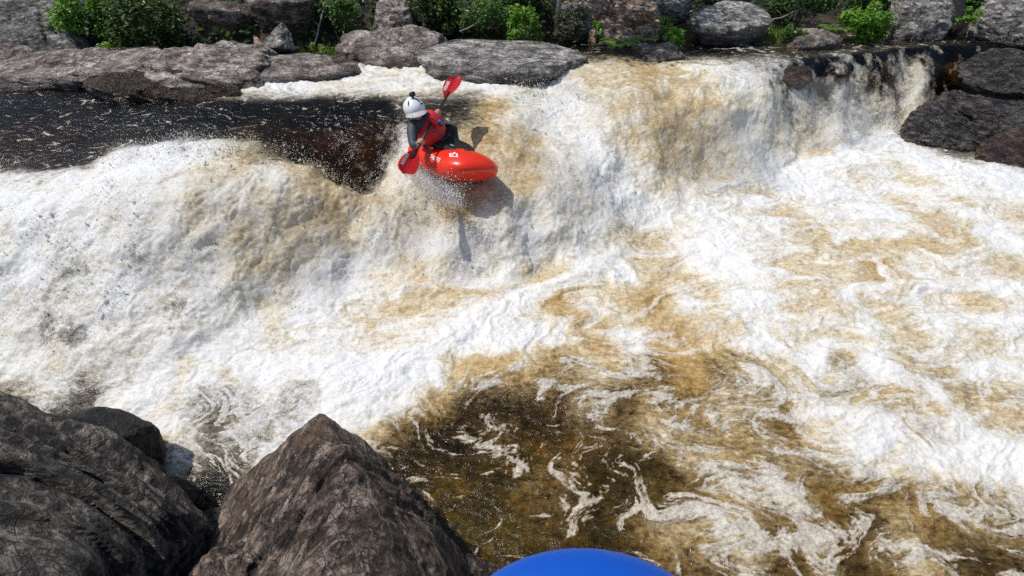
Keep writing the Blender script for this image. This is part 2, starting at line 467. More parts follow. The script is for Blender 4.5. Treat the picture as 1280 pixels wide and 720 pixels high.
# pool chop
chop = fbm2(x + .3 * pn2(x, y, 5), y * 1.7, .85, 3, 40)
rid = fbm2(qx * 1.0, qy * 1.0, 1.7, 4, 44, ridge=True, gain=.52)
fine = fbm2(x + .05 * pn2(x * 6, y * 6, 6), y * 1.5, 7, 4, 47, gain=.62)
lace1 = fbm2(qx, qy, 2.3, 5, 50, ridge=True, gain=.62)
lace2 = fbm2(qx * .8 + 7, qy * 1.15, 6.5, 4, 54, ridge=True, gain=.66)
grain = pn2(x * 42, y * 42, 58) * .6 + pn2(x * 85, y * 85, 59) * .5
lace = .62 * lace1 + .38 * lace2
lr = (lace - lace.mean()) / lace.std()
lump_ = fbm3(P3s, 2.4, 2, 180); torn = np.abs(pn3(P3s[:, 0] * 6 + .4 * big, P3s[:, 1] * 6, P3s[:, 2] * 6, 185)); torn2 = np.abs(pn3(P3s[:, 0] * 15, P3s[:, 1] * 15, P3s[:, 2] * 15, 186))
disp = (fall * aer * (.12 * big + .11 * lump_ + .018 * bil + .03 * torn + .022 * torn2 + .006 * bil2)
        + (1 - fall) * (.012 + .03 * aer) * (chop * 1.25)
        + (1 - fall) * aer * (.042 * (rid - .2) + .03 * fine)
        + (1 - aer * .6) * (.014 * chop + .011 * fine)
        + .03 * sf + samp(tong, x, y).astype(np.float32) * (.03 * fbm2(x * .6 + .3 * y, y * 1.5, 1.6, 3, 210) + .006 * fbm2(x, y * 1.6, 9, 2, 214)))
# foam: threshold of the eddy lace against the local cover
cov = np.clip(f + sf, 0, 1)
thr = (1 - cov) * 3.4 - 1.7
soft = fbm2(qx * .5 + .12 * pn2(x * 3, y * 5, 8), qy * 1.5, 1.9, 7, 150, gain=.62) * 4.6
lacy = sstep(.97, .72, m)
base = lr * (.3 + .7 * lacy) + soft * (1 - .75 * lacy)
wdt = 1.9 - 1.0 * lacy
Fo = sstep(-1, 1, (base + .3 * grain * (1 + lacy) - thr) / wdt)
fn = fbm3(P3s, 4.5, 5, 66, gain=.62)
Fo = Fo * (1 - fall) + fall * np.clip(cov * .66 + fn * 1.25 + .15 * bil, 0, 1)
mn = fbm2(qx * .8, qy * 1.1, 1.9, 5, 90, gain=.58)
hole = fbm3(P3s, 4.2, 5, 95, gain=.62)
Mi = (m - .5) * 1.3 + mn * .8 * (1 - fall) + fall * (hole * .95 + .12 * (bil - .2)) + .1 * grain
Mi = sstep(-.34, .34, Mi) * (1 - lacy * (1 - fall)) + lacy * (1 - fall) * np.clip(m * 1.1 + (.6 * mn + .12 * grain) * sstep(.06, .35, m), 0, .92)
Mi = np.clip(np.where(m > .9, np.maximum(Mi, .96 - .2 * (1 - fall) * sstep(.1, .6, mn)), Mi), 0, 1)
Fo = np.clip(Fo, 0, 1)
Tt = np.clip(tt * (1 - .08 * fall * sstep(.7, .95, m)) + (1 - fall) * .34 * fbm2(qx * .5, qy * 1.4, 1.9, 6, 97, gain=.6) + fall * .16 * fbm3(P3s, 1.6, 5, 98, gain=.6) - .02, 0, 1)
# little bubbles riding where foam is thin
bub = sstep(.35, .7, pn2(x * 34, y * 34, 99) + .3 * lr) * sstep(.14, .4, cov) * (1 - fall) * lacy
Fo = np.clip(Fo * (1 - .35 * lacy) + .5 * bub * (1 - Fo), 0, 1)
disp = disp + (.008 * Fo * (1 - fall))
V = np.stack([x, y, z], 1) + nn * disp[:, None]
me = np_mesh('river', V, grid_faces(NX, NY))
depthw = .22 + .25 * sstep(-.4, .5, fbm2(x, y, .8, 3, 110)) + .5 * sstep(.8, 1.0, z) * sstep(4.5, 5.5, y)
setattr_col(me, 'masks', np.stack([Fo, Mi, Tt, depthw], 1))

t = NT('river_water')
at = t.attr('masks'); sep = t.n('ShaderNodeSeparateColor'); t.l(at.outputs['Color'], sep.inputs[0])
Fs, Ms, Ts, Ds = sep.outputs[0], sep.outputs[1], sep.outputs[2], at.outputs['Alpha']
v = t.obj()
fn1 = t.noise(v, 34, 6, .75)
fn2 = t.noise(v, 130, 3, .7)
fo = t.math('ADD', Fs, t.math('ADD', t.math('MULTIPLY', t.math('SUBTRACT', fn1, .5), 1.1), t.math('MULTIPLY', t.math('SUBTRACT', fn2, .5), .5)), clamp=True)
fo = t.math('MULTIPLY', fo, t.ramp(Fs, [(.06, 0), (.3, 1)]))
fo = t.ramp(fo, [(.1, 0), (.85, 1)])
milk = t.ramp(Ts, [(0, (.80, .80, .78)), (.25, (.76, .72, .61)), (.45, (.68, .57, .38)), (.62, (.55, .40, .19)), (.8, (.40, .25, .07)), (1, (.22, .12, .03))])
fm = t.noise(t.mapping(v, (0, 0, .15), (1, 1.7, 1)), 13, 7, .72, .4)
milk = t.mix(1.0, milk, t.ramp(fm, [(.36, (.84, .74, .55)), (.5, (1, .98, .95)), (.64, (1.18, 1.2, 1.26))]), 'MULTIPLY')  # ripple light and dark put into the milk colour
milk = t.mix(t.ramp(fn1, [(.36, .5), (.55, 0)]), milk, t.mix(1.0, milk, (.78, .68, .5), 'MULTIPLY'))  # finer ripple darks, also in the colour
zsep = t.n('ShaderNodeSeparateXYZ'); t.l(v, zsep.inputs[0])
zf = t.math('MULTIPLY', Ts, t.math('MULTIPLY_ADD', t.ramp(zsep.outputs[2], [(.08, 0), (.35, 1)]), .5, .5), clamp=True)
oc = t.mix(fo, milk, t.mix(zf, (.88, .88, .87), (.84, .73, .5)))
rough = t.math('MULTIPLY_ADD', fo, .35, .16)
hgt = t.math('ADD', t.math('MULTIPLY', fn1, .7), t.math('MULTIPLY', fn2, .25))
nmo = t.bump(hgt, .014, .8)
op = t.bsdf(oc, rough, .5, nmo, IOR=1.33, **{'Subsurface Weight': .45, 'Subsurface Scale': .05, 'Subsurface Radius': (1.0, .9, .7)})
tr = t.n('ShaderNodeBsdfTranslucent'); t.l(oc, tr.inputs[0]); t.l(nmo, tr.inputs['Normal'])
mx1 = t.n('ShaderNodeMixShader'); mx1.inputs[0].default_value = .08; t.l(op, mx1.inputs[1]); t.l(tr.outputs[0], mx1.inputs[2])
# clear peaty water
wv = t.noise(t.mapping(v, (0, 0, .3), (1, 1.6, 1)), 9, 5, .6, .6)
nmw = t.bump(wv, .035, .6)
dep = t.math('MULTIPLY', Ds, 1.0)
tint = t.n('ShaderNodeCombineColor')
for k, a in enumerate((1.3, 1.9, 4.8)):
    t.l(t.math('EXPONENT', t.math('MULTIPLY', dep, -a)), tint.inputs[k])
tp = t.n('ShaderNodeBsdfTransparent'); t.l(tint.outputs[0], tp.inputs[0])
gl = t.n('ShaderNodeBsdfGlossy'); gl.inputs['Roughness'].default_value = .12; t.l(nmw, gl.inputs['Normal'])
fr = t.n('ShaderNodeFresnel'); fr.inputs[0].default_value = 1.33; t.l(nmw, fr.inputs['Normal'])
mx2 = t.n('ShaderNodeMixShader'); t.l(fr.outputs[0], mx2.inputs[0]); t.l(tp.outputs[0], mx2.inputs[1]); t.l(gl.outputs[0], mx2.inputs[2])
Mb = t.math('ADD', Ms, t.math('MULTIPLY', t.math('SUBTRACT', fm, .5), t.math('MULTIPLY', t.math('SUBTRACT', 1.1, Ms), t.math('MULTIPLY', Ms, 7.0))), clamp=True)
al = t.math('MAXIMUM', Mb, fo, clamp=True)
mx3 = t.n('ShaderNodeMixShader'); t.l(al, mx3.inputs[0]); t.l(mx2.outputs[0], mx3.inputs[1]); t.l(mx1.outputs[0], mx3.inputs[2])
M_WATER = t.finish(mx3.outputs[0])
tag(link('river', me, M_WATER), kind='structure')

# ------------------------------------------------------------------ riverbed
bx = np.arange(-12, 14, .035); by = np.arange(-.4, 15, .035)
BX, BY = np.meshgrid(bx, by); fx_, fy_ = BX.ravel(), BY.ravel()
bz = samp(CZ, fx_, fy_)
lump = fbm2(fx_, fy_, 1.6, 2, 120)
cob = fbm2(fx_, fy_, 4.5, 3, 123)
dw = .22 + .25 * sstep(-.4, .5, fbm2(fx_, fy_, .8, 3, 110))
bzz = bz - dw - .12 + .1 * lump + .05 * np.abs(cob)
bme = np_mesh('riverbed', np.stack([fx_, fy_, bzz], 1), grid_faces(len(bx), len(by)))
t = NT('riverbed_rock')
v = t.obj()
a1 = t.noise(v, 2.2, 6, .62, .6); a2 = t.noise(v, 9, 6, .7, .4); a3 = t.noise(v, 45, 4, .75)
c = t.ramp(t.math('ADD', t.math('MULTIPLY', a1, .55), t.math('MULTIPLY', a2, .45)),
           [(.37, (.02, .022, .012)), (.46, (.09, .088, .028)), (.55, (.28, .22, .05)), (.65, (.62, .42, .1))])
c = t.mix(t.ramp(t.noise(v, 1.0, 3, .5), [(.48, 0), (.6, .6)]), c, (.07, .085, .03))
c = t.mix(t.ramp(a3, [(.42, .7), (.55, 0)]), c, (.03, .02, .012))
pb = t.voro(v, 16, 'F1', 'Color')
c = t.mix(.18, c, t.mix(1.0, c, pb, 'MULTIPLY'))
c = t.mix(t.ramp(a3, [(.58, 0), (.7, .5)]), c, (.4, .3, .16))
M_BED = t.finish(t.bsdf(c, .8, .2, t.bump(t.math('ADD', a2, t.math('MULTIPLY', a3, .3)), .05)))
tag(link('riverbed', bme, M_BED), kind='structure')

# ------------------------------------------------------------------ far hillside and near bank
SHX = np.array([-16, -8.5, -4.5, -2.6, -1.7, .6, 1.7, 3.3, 5.4, 7.8, 10, 18])
SHY = np.array([7.6, 8.0, 7.9, 8.7, 8.9, 8.9, 10.0, 10.75, 10.9, 11.3, 11.6, 12.5])
def hillz(x, y):
    d = y - np.interp(x, SHX, SHY)
    z = 1.0 + np.where(d < 0, .8 * d, np.where(d < 2.2, .1 * d, .22 + .75 * (d - 2.2)))
    z = z + (.1 * fbm2(x, y, .9, 3, 130) + .07 * fbm2(x, y, 3.5, 3, 133)) * sstep(-.6, .5, d)
    return z
hx = np.linspace(-20, 22, 420); hy = np.linspace(6.8, 30, 300)
HX, HY = np.meshgrid(hx, hy)
hz = hillz(HX.ravel(), HY.ravel()); hz = np.minimum(hz, 9 + .1 * hz)
M_SOIL = rock_mat('bank_soil', (.012, .01, .007), (.04, .03, .02), (.12, .09, .06), lichen=.1, stain=(.1, .06, .03), vein=.05)
tag(link('hillside', np_mesh('hillside', np.stack([HX.ravel(), HY.ravel(), hz], 1), grid_faces(420, 300)), M_SOIL), kind='structure')

# ------------------------------------------------------------------ rocks
def ico(sub):
    bm = bmesh.new(); bmesh.ops.create_icosphere(bm, subdivisions=sub, radius=1)
    v = np.array([p.co[:] for p in bm.verts]); f = np.array([[q.index for q in p.verts] for p in bm.faces])
    bm.free(); return v, f
ICO = {}
def hull_planes(P):
    bm = bmesh.new()
    for p in P: bm.verts.new(tuple(p))
    bmesh.ops.convex_hull(bm, input=bm.verts[:])
    bm.normal_update()
    c = P.mean(0); n = []; h = []
    for fc in bm.faces:
        nn_ = np.array(fc.normal); d = nn_ @ (np.array(fc.verts[0].co) - c)
        if d < 0: nn_, d = -nn_, -d
        if d > 1e-3: n.append(nn_); h.append(d)
    bm.free()
    return c, np.array(n), np.array(h)

def rock_mesh(P, seed, sub=5, p=34, rough=.05, strata=None, samt=.03, sfreq=6.0, waterz=None, ridge=.5, wetband=.18, fine=0.0, ncut=40, cut=.27):
    P = np.asarray(P, float)
    c, n, h = hull_planes(P)
    if sub not in ICO: ICO[sub] = ico(sub)
    D, Fc = ICO[sub]
    rg = np.random.default_rng(seed + 900)
    cn = rg.normal(size=(ncut, 3)); cn /= np.linalg.norm(cn, axis=1)[:, None]
    ch = ((P - c) @ cn.T).max(0) * (1 - cut * rg.random(ncut) ** 1.3)
    n = np.vstack([n, cn]); h = np.concatenate([h, ch])
    ext = (P.max(0) - P.min(0)) / 2
    D = D * ext[None]; D = D / np.linalg.norm(D, axis=1)[:, None]
    q = np.maximum(D @ n.T, 0) / h[None]
    r = (q ** p).sum(1) ** (-1 / p)
    X = D * r[:, None]
    size = float(ext.mean())
    Xw = (X / size * 1.0).astype(np.float32)
    Xa = X.astype(np.float32)
    N = X / np.linalg.norm(X, axis=1)[:, None]
    d = size * rough * 2.2 * fbm3(Xw, 1.3, 3, seed) + size * rough * 1.1 * ridge * fbm3(Xw, 3.1, 4, seed + 7, ridge=True)
    if strata is not None:
        s = np.array(strata, float); s /= np.linalg.norm(s)
        w = Xa @ s.astype(np.float32) + .05 * fbm3(Xa, 2.2, 3, seed + 3)
        a = w * sfreq
        saw = (a - np.floor(a)); lay = pn2(np.floor(a) * 3.7, np.zeros_like(a) + .5, seed)
        # ledges broken sideways by noise
        brk = pn3(Xa[:, 0] * 2.2, Xa[:, 1] * 2.2, np.floor(a) * 1.9, seed + 5)
        d = d + samt * (sstep(0, .3, saw) * sstep(1, .8, saw) * (.6 + lay) + .5 * brk)
        a2 = w * sfreq * 3.3
        d = d + samt * .28 * np.abs((a2 - np.floor(a2)) - .5) * 2
    crease = -np.abs(pn3(Xw[:, 0] * 1.9, Xw[:, 1] * 1.9, Xw[:, 2] * 1.9, seed + 31)) - .5 * np.abs(pn3(Xw[:, 0] * 4.3, Xw[:, 1] * 4.3, Xw[:, 2] * 4.3, seed + 32)) - .25 * np.abs(pn3(Xw[:, 0] * 10, Xw[:, 1] * 10, Xw[:, 2] * 10, seed + 33))
    d = d + size * rough * 2.0 * (crease + .35)
    if fine:
        sv = np.array(strata if strata is not None else (.2, .2, 1), float); sv /= np.linalg.norm(sv)
        Xs = (Xa + 2.2 * (Xa @ sv)[:, None] * sv[None]).astype(np.float32)
        Xs = Xs + (.06 * pn3(Xa[:, 0] * 3, Xa[:, 1] * 3, Xa[:, 2] * 3, seed + 40))[:, None].astype(np.float32)
        for fq, am in ((2.6, 1.5), (5.5, 1.0), (12, .55), (26, .3)):
            d = d - fine * am * 2.6 * np.abs(pn3(Xs[:, 0] * fq, Xs[:, 1] * fq, Xs[:, 2] * fq, seed + int(fq)))
        d = d + fine * 2
    X = X + N * d[:, None]
    me = np_mesh('rock', X, Fc)
    wz = np.zeros(len(X), np.float32)
    if waterz is not None:
        zz = X[:, 2] + c[2]
        wz = sstep(wetband, 0, zz - waterz + .1 * fbm3(Xw, 3, 3, seed + 2)).astype(np.float32)
    a = me.attributes.new('wet', 'FLOAT', 'POINT'); a.data.foreach_set('value', wz)
    return me, c
def rock(name, label, cat, P, mat, seed, group=None, **kw):
    me, c = rock_mesh(P, seed, **kw)
    o = link(name, me, mat); o.location = c
    return tag(o, label, cat, group)
def outline(top, front, back=.9, drop=.5):
    """top: rear/top edge points, front: foreground edge points, each (px,py,Y)"""
    A = [PY(*q) for q in top]; B = [PY(*q) for q in front]
    C = [a + np.array([0, back, -.1]) for a in A]
    D_ = [a + np.array([0, back, -drop - .4]) for a in A] + [b + np.array([0, .1, -drop]) for b in B]
    return np.array(A + B + C + D_)

G_WARM = rock_mat('pale_grey_schist', (.2, .145, .12), (.46, .37, .32), (.68, .59, .52), rot=(.15, .1, .3), lichen=.5, sc=.9, stain=(.21, .16, .13))
G_GREY = rock_mat('grey_granite', (.19, .17, .155), (.42, .385, .35), (.64, .6, .55), rot=(.3, -.1, .2), lichen=.6, sc=1.1)
G_RED = rock_mat('reddish_sandstone', (.27, .16, .1), (.54, .36, .24), (.68, .52, .4), rot=(.9, .3, .3), lichen=.2, sc=1.3, stain=(.42, .2, .08), vein=.1)
G_SLATE = rock_mat('striated_slate', (.08, .075, .07), (.24, .22, .2), (.42, .4, .37), rot=(.2, 1.0, .2), lichen=.3, sc=1.3)
G_BROWN = rock_mat('brown_cave_rock', (.07, .048, .03), (.17, .12, .08), (.42, .38, .33), rot=(0, .1, 0), lichen=.3, sc=1.0)
G_WET = rock_mat('black_wet_rock', (.028, .024, .022), (.09, .075, .065), (.25, .22, .2), rot=(.5, .6, .1), lichen=.15, wet=.75, sc=1.4, rough=.7, vein=.5)
G_WETB = rock_mat('brown_wet_rock', (.04, .022, .015), (.13, .065, .04), (.22, .15, .11), rot=(.4, .3, 0), lichen=.1, wet=.6, sc=1.6, rough=.7)
G_PYR = rock_mat('dark_brown_schist', (.02, .013, .009), (.12, .08, .057), (.38, .3, .24), rot=(.5, -.75, .3), lichen=.75, sc=1.7, stain=(.17, .1, .06), rough=.72, vein=.55)
G_SLAB = rock_mat('charcoal_schist', (.014, .012, .01), (.075, .063, .053), (.29, .25, .21), rot=(.3, .6, -.2), lichen=.3, sc=1.6, rough=.75, vein=.4)
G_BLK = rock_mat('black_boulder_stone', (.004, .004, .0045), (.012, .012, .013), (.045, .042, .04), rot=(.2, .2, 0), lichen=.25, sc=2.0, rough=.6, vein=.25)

# far bank, left to right
rock('cliff_outcrop', 'striated grey cliff outcrop at the far left end of the far bank', 'outcrop',
     outline([(-90,-10,10.2),(60,-8,10.4),(95,10,10.2)], [(-90,75,8.9),(20,55,9.2),(75,66,9.1),(112,62,9.4)], 1.2, .6), G_SLATE, 1, sub=6,
     strata=(.8,.1,.5), samt=.07, sfreq=5, rough=.05)
rock('cliff_outcrop', 'broken stack of tan blocks under the grey cliff at the left edge', 'outcrop',
     outline([(-80,40,9.3),(20,52,9.2)], [(-80,80,8.6),(0,86,8.6),(38,76,8.8)], .8, .5), G_WARM, 2, sub=5,
     strata=(.2,.3,1), samt=.06, sfreq=6, rough=.06, waterz=1.15)
rock('rock_ledge', 'low banded grey rock ledge along the water at the far left', 'rock ledge',
     outline([(-90,70,9.2),(60,66,9.2),(150,62,9.1),(200,64,9)], [(-90,108,7.75),(40,104,7.75),(120,100,7.7),(190,96,7.8),(215,88,8)], .7, .5), G_WARM, 3,
     sub=6, strata=(.1,.35,1), samt=.05, sfreq=7, rough=.045, waterz=1.17, wetband=.1)
rock('rock_ledge', 'humped middle ledge with wet brown foot left of the white water', 'rock ledge',
     outline([(175,66,9),(205,56,9),(235,60,9),(330,66,8.9)], [(190,100,7.6),(240,112,7.4),(300,110,7.45),(345,98,7.8),(350,84,8.2)], .7, .6), G_WARM, 4,
     sub=6, strata=(.25,.3,1), samt=.06, sfreq=6, rough=.07, waterz=1.2, wetband=.16)
rock('rock_ledge', 'dark wet shelf of rock at the foot of the humped ledge', 'rock ledge',
     outline([(90,94,7.9),(180,88,8),(280,96,7.8)], [(90,112,7.35),(160,118,7.2),(240,124,7.1),(310,120,7.25)], .5, .3), G_WETB, 41,
     sub=5, strata=(.25,.3,1), samt=.04, sfreq=8, rough=.07, waterz=1.25, wetband=.2)
rock('rock_ledge', 'pale right end of the left ledges tapering to the white water', 'rock ledge',
     outline([(320,70,9),(370,70,9.1),(440,78,9)], [(320,98,7.9),(380,92,8.1),(440,92,8.3),(455,88,8.5)], .6, .5), G_WARM, 5,
     sub=5, strata=(.1,.3,1), samt=.05, sfreq=7, rough=.05, waterz=1.2, wetband=.12)
rock('boulder', 'big brown boulder with pale cap overhanging a dark hollow on far bank', 'boulder',
     outline([(228,0,10.6),(270,2,10.6),(312,8,10.4)], [(228,20,10.1),(268,12,9.9),(300,20,10),(250,50,10.2),(298,54,10.2)], .8, .1), G_BROWN, 6, sub=5, p=44, rough=.05)
rock('boulder', 'largest brown boulder with flat pale ledge on top behind the pointed stone', 'boulder',
     outline([(300,-14,11),(350,-10,11),(395,-8,10.9)], [(308,6,10.2),(350,4,10),(388,0,10.2),(318,32,10.3),(385,45,10.5)], .8, .1), G_BROWN, 7, sub=5, p=44, rough=.05)
rock('boulder', 'pointed pale stone standing upright in front of the dark hollow', 'boulder',
     np.array([PY(352,25,9.8),PY(328,52,9.6),PY(322,64,9.5),PY(372,64,9.5),PY(370,48,9.7),PY(350,62,9.25),PY(345,64,10.1),PY(362,30,9.9)]), G_GREY, 8, sub=5, p=44, rough=.04)
rock('boulder', 'thin tan stone shard leaning beside the pointed pale stone', 'boulder',
     np.array([PY(316,42,9.6),PY(320,63,9.4),PY(334,64,9.4),PY(326,50,9.5),PY(322,66,9.7),PY(332,60,9.7)]), G_RED, 9, sub=4, p=44, rough=.04)
rock('boulder', 'long grey boulder between the green shrub and the large lit slab', 'boulder',
     outline([(425,42,10),(470,38,10.1),(520,38,10.1),(560,46,9.9)], [(412,62,9.3),(440,76,8.9),(480,80,8.8),(520,78,8.9),(548,66,9.2)], .7, .5), G_WARM, 10, sub=6,
     strata=(.7,.3,.4), samt=.04, sfreq=5, rough=.05, waterz=1.2, wetband=.12)
rock('boulder', 'knobbly cream stone above the long grey boulder', 'boulder',
     outline([(470,0,11),(505,-2,11)], [(466,22,10.6),(480,38,10.4),(508,36,10.4),(512,14,10.6)], .5, .2), G_WARM, 11, sub=5, rough=.12)
rock('boulder', 'large flat topped grey boulder with dark wet underside behind the kayaker', 'boulder',
     np.array([PY(*q) for q in [(535,52,9.8),(600,46,10.2),(680,50,10.2),(745,62,9.9),(762,70,9.5),(506,72,8.55),(560,76,8.35),(620,86,8.15),(690,87,8.12),(740,78,8.7),
                                (510,84,8.6),(540,98,8.4),(610,110,8.25),(680,114,8.2),(730,96,8.8),(560,100,9.6),(700,104,9.7)]]), G_GREY, 12, sub=6, p=44,
     strata=(.1,.2,1), samt=.025, sfreq=6, rough=.028, waterz=1.12, wetband=.2)
for i, (lab, top, fr, mat) in enumerate([
    ('slanted reddish block forming the crest of the broken rock face', [(765,-6,11.8),(800,-10,11.9),(835,8,11.6)], [(758,8,11.3),(772,20,11.1),(820,28,11),(832,18,11.2)], G_RED),
    ('pinkish rectangular block at the top left of the broken rock face', [(715,-8,11.7),(760,-6,11.8)], [(712,14,11.2),(752,16,11.2),(766,4,11.4)], G_RED),
    ('small cracked reddish block wedged in the middle of the rock face', [(752,18,11.3),(778,22,11.2)], [(750,34,10.8),(770,38,10.7),(786,32,10.9)], G_RED),
    ('low tan block above the bright fern', [(735,30,11),(790,36,10.9)], [(738,48,10.5),(770,54,10.4),(805,48,10.5)], G_RED),
    ('tilted brown block at the right side of the rock face', [(800,24,11.3),(835,26,11.2)], [(795,42,10.8),(820,46,10.7),(838,40,10.8)], G_RED),
    ('dark grey rough block left of the reddish rock face', [(698,6,11.5),(735,4,11.5)], [(698,34,10.8),(722,38,10.7),(742,26,10.9)], G_SLATE),
    ('overhanging dark block above the reddish rock face', [(800,-12,12),(860,-12,12)], [(812,2,11.5),(840,14,11.4),(866,8,11.4)], G_SLATE)]):
    rock('boulder', lab, 'boulder', outline(top, fr, .6, .3), mat, 20 + i, sub=5, p=44, rough=.05, strata=(.3, .5, .7), samt=.02, sfreq=5)
rock('boulder', 'low brown stone lapped by water below the bright fern', 'boulder',
     outline([(800,54,10),(850,56,10)], [(790,70,9.45),(830,72,9.35),(868,68,9.5)], .5, .4), G_WARM, 30, sub=5, rough=.08, waterz=1.2)
rock('boulder', 'grey wedge boulder with dark undercut face beside the grass patch', 'boulder',
     np.array([PY(*q) for q in [(868,4,11.6),(935,-4,11.9),(966,16,11.2),(856,30,10.6),(885,38,10.2),(930,36,10.15),(962,34,10.4),(862,48,10.8),(880,58,10.6),(940,58,10.5),(960,50,10.7),(900,56,11.5)]]),
     G_GREY, 31, sub=6, p=44, strata=(.1,.2,1), samt=.03, sfreq=5, rough=.035, waterz=1.2, wetband=.3)
rock('boulder', 'low stone at the water edge between grass patch and bright shrub', 'boulder',
     outline([(1000,38,10.8),(1050,38,10.8)], [(985,54,10.2),(1020,58,10.1),(1060,52,10.3)], .5, .4), G_WARM, 32, sub=5, rough=.08, waterz=1.2)
rock('boulder', 'tall grey standing boulder right of the bright shrub', 'boulder',
     outline([(1135,-14,11.6),(1190,-14,11.6)], [(1122,38,10.9),(1130,10,11),(1160,44,10.7),(1194,42,10.9),(1192,6,11.1)], .7, .4), G_GREY, 33, sub=6, p=44,
     strata=(.9,.2,.2), samt=.03, sfreq=4, rough=.05, waterz=1.22)
rock('boulder', 'near-black boulder added for the shaded gap between two grey boulders on the right bank', 'boulder',
     outline([(1195,0,11.8),(1225,0,11.8)], [(1194,40,11.2),(1225,42,11.2)], .5, .4), G_BLK, 34, sub=5, rough=.07)  # fills the dark gap; its shade is put into the stone colour
rock('boulder', 'grey boulder at the top right corner of the far bank', 'boulder',
     outline([(1238,-14,11.6),(1330,-12,11.8)], [(1222,40,10.9),(1240,16,11),(1280,44,10.7),(1340,42,10.8)], .7, .5), G_GREY, 35, sub=6, p=44,
     strata=(.6,.2,.6), samt=.04, sfreq=5, rough=.05, waterz=1.22)
# right hand rocks
rock('wet_rock', 'black wet rock with water running over it, highest of the right rocks', 'rock',
     np.array([PY(*q) for q in [(1195,76,10.2),(1240,64,10.6),(1340,58,10.8),(1188,98,9.8),(1200,112,9.6),(1260,116,9.5),(1345,116,9.5),(1200,122,10.2),(1300,130,10.4),(1345,130,10.4)]]),
     G_WET, 36, sub=6, strata=(.5,.4,.8), samt=.05, sfreq=7, rough=.05, ridge=1)
rock('wet_rock', 'long glossy black ridge of rock, middle of the right rocks', 'rock',
     np.array([PY(*q) for q in [(1108,156,8.9),(1125,138,9.2),(1180,118,9.7),(1260,104,10),(1350,104,10),(1130,176,8.5),(1146,188,8.35),(1200,188,8.3),(1300,184,8.3),(1360,184,8.3),(1140,170,9.6),(1300,150,10.4)]]),
     G_WET, 37, sub=7, strata=(.75,.3,.5), samt=.07, sfreq=5, rough=.05, ridge=1.3, fine=.02)
rock('wet_rock', 'rounded rust brown boulder, lowest of the right rocks', 'rock',
     np.array([PY(*q) for q in [(1216,186,8.1),(1240,166,8.4),(1290,160,8.5),(1350,160,8.5),(1212,208,7.75),(1250,220,7.5),(1300,224,7.45),(1350,222,7.5),(1240,200,8.7),(1320,190,8.9)]]),
     G_WETB, 38, sub=6, strata=(.5,.4,.6), samt=.025, sfreq=6, rough=.05, ridge=1)
rock('wet_rock', 'small dark rock poking up at the left edge beside the falls', 'rock',
     np.array([PY(*q) for q in [(-40,210,6),(8,212,6),(16,236,5.9),(12,262,5.8),(-40,280,5.7),(-40,230,6.5),(5,240,6.4)]]), G_WET, 39, sub=5, rough=.07)
rock('wet_rock', 'brown rock showing through thin water at the lip of the right falls', 'rock',
     np.array([PY(*q) for q in [(985,84,9.3),(1015,86,9.2),(975,100,8.95),(1012,108,8.85),(1000,118,8.8),(990,110,9.4),(1018,100,9.4)]]) + np.array([0, .05, .02]), G_WETB, 42, sub=5, rough=.08)

# near bank rocks
def nz(px, py, z_): return PZ(px, py, z_)
rock('boulder', 'big charcoal slab of layered rock filling the lower left corner', 'boulder',
     np.array([nz(-60,470,1.15), nz(0,503,1.0), nz(75,545,.85), nz(150,590,.62), nz(215,625,.35), nz(252,660,.12), nz(250,730,-.05), nz(-160,560,1.3), nz(-120,760,1.55),
               nz(120,700,1.15), nz(60,620,1.25), nz(200,760,.75), nz(0,600,1.35), nz(80,800,1.4), nz(-200,520,.2), nz(0,520,-.5), nz(150,600,-.5), nz(-200,900,-.3), nz(200,900,-.3)]),
     G_SLAB, 50, sub=7, p=60, ncut=90, cut=.2, strata=(.35,-.75,.9), samt=.13, sfreq=3.3, rough=.025, ridge=.6, fine=.013, waterz=0, wetband=.12)
rock('boulder', 'rounded black boulder behind the charcoal slab at the water edge', 'boulder',
     np.array([nz(72,522,.5), nz(110,510,.55), nz(160,511,.5), nz(200,530,.35), nz(215,558,.12), nz(205,590,-.1), nz(140,560,.55), nz(95,560,.5), nz(180,575,.3), nz(90,540,-.3), nz(190,560,-.3), nz(60,600,.0)]),
     G_BLK, 51, sub=6, p=16, cut=.08, rough=.03, strata=(.3,.3,.9), samt=.012, sfreq=5, fine=.006, waterz=0, wetband=.1)
rock('boulder', 'sharp pyramid of brown schist with pale lichen in the foreground', 'boulder',
     np.array([nz(402,521,.82), nz(415,533,.82), nz(392,536,.76), nz(285,610,.05), nz(275,625,-.2), nz(235,745,.2), nz(470,640,.98), nz(545,665,.5), nz(600,722,.1), nz(500,740,1.05), nz(440,600,.95),
               nz(330,740,.95), nz(560,800,.6), nz(400,900,1.2), nz(260,900,.4), nz(600,900,.3), nz(300,700,-.4), nz(590,730,-.4), nz(405,540,-.4), nz(480,580,.3)]),
     G_PYR, 52, sub=7, p=60, ncut=50, cut=.06, strata=(.75,-.2,.5), samt=.03, sfreq=6.5, rough=.016, ridge=.6, fine=.010, waterz=0, wetband=.1)
rock('boulder', 'small tan brown rock at the bottom edge left of the pyramid rock', 'boulder',
     np.array([nz(228,722,.75), nz(262,688,.8), nz(318,690,.85), nz(340,725,.95), nz(250,760,.8), nz(330,780,.9), nz(240,740,.2), nz(320,720,.2), nz(290,700,.9)]),
     G_PYR, 53, sub=6, p=14, rough=.06, strata=(.6,.2,.6), samt=.02, sfreq=8, fine=.006)
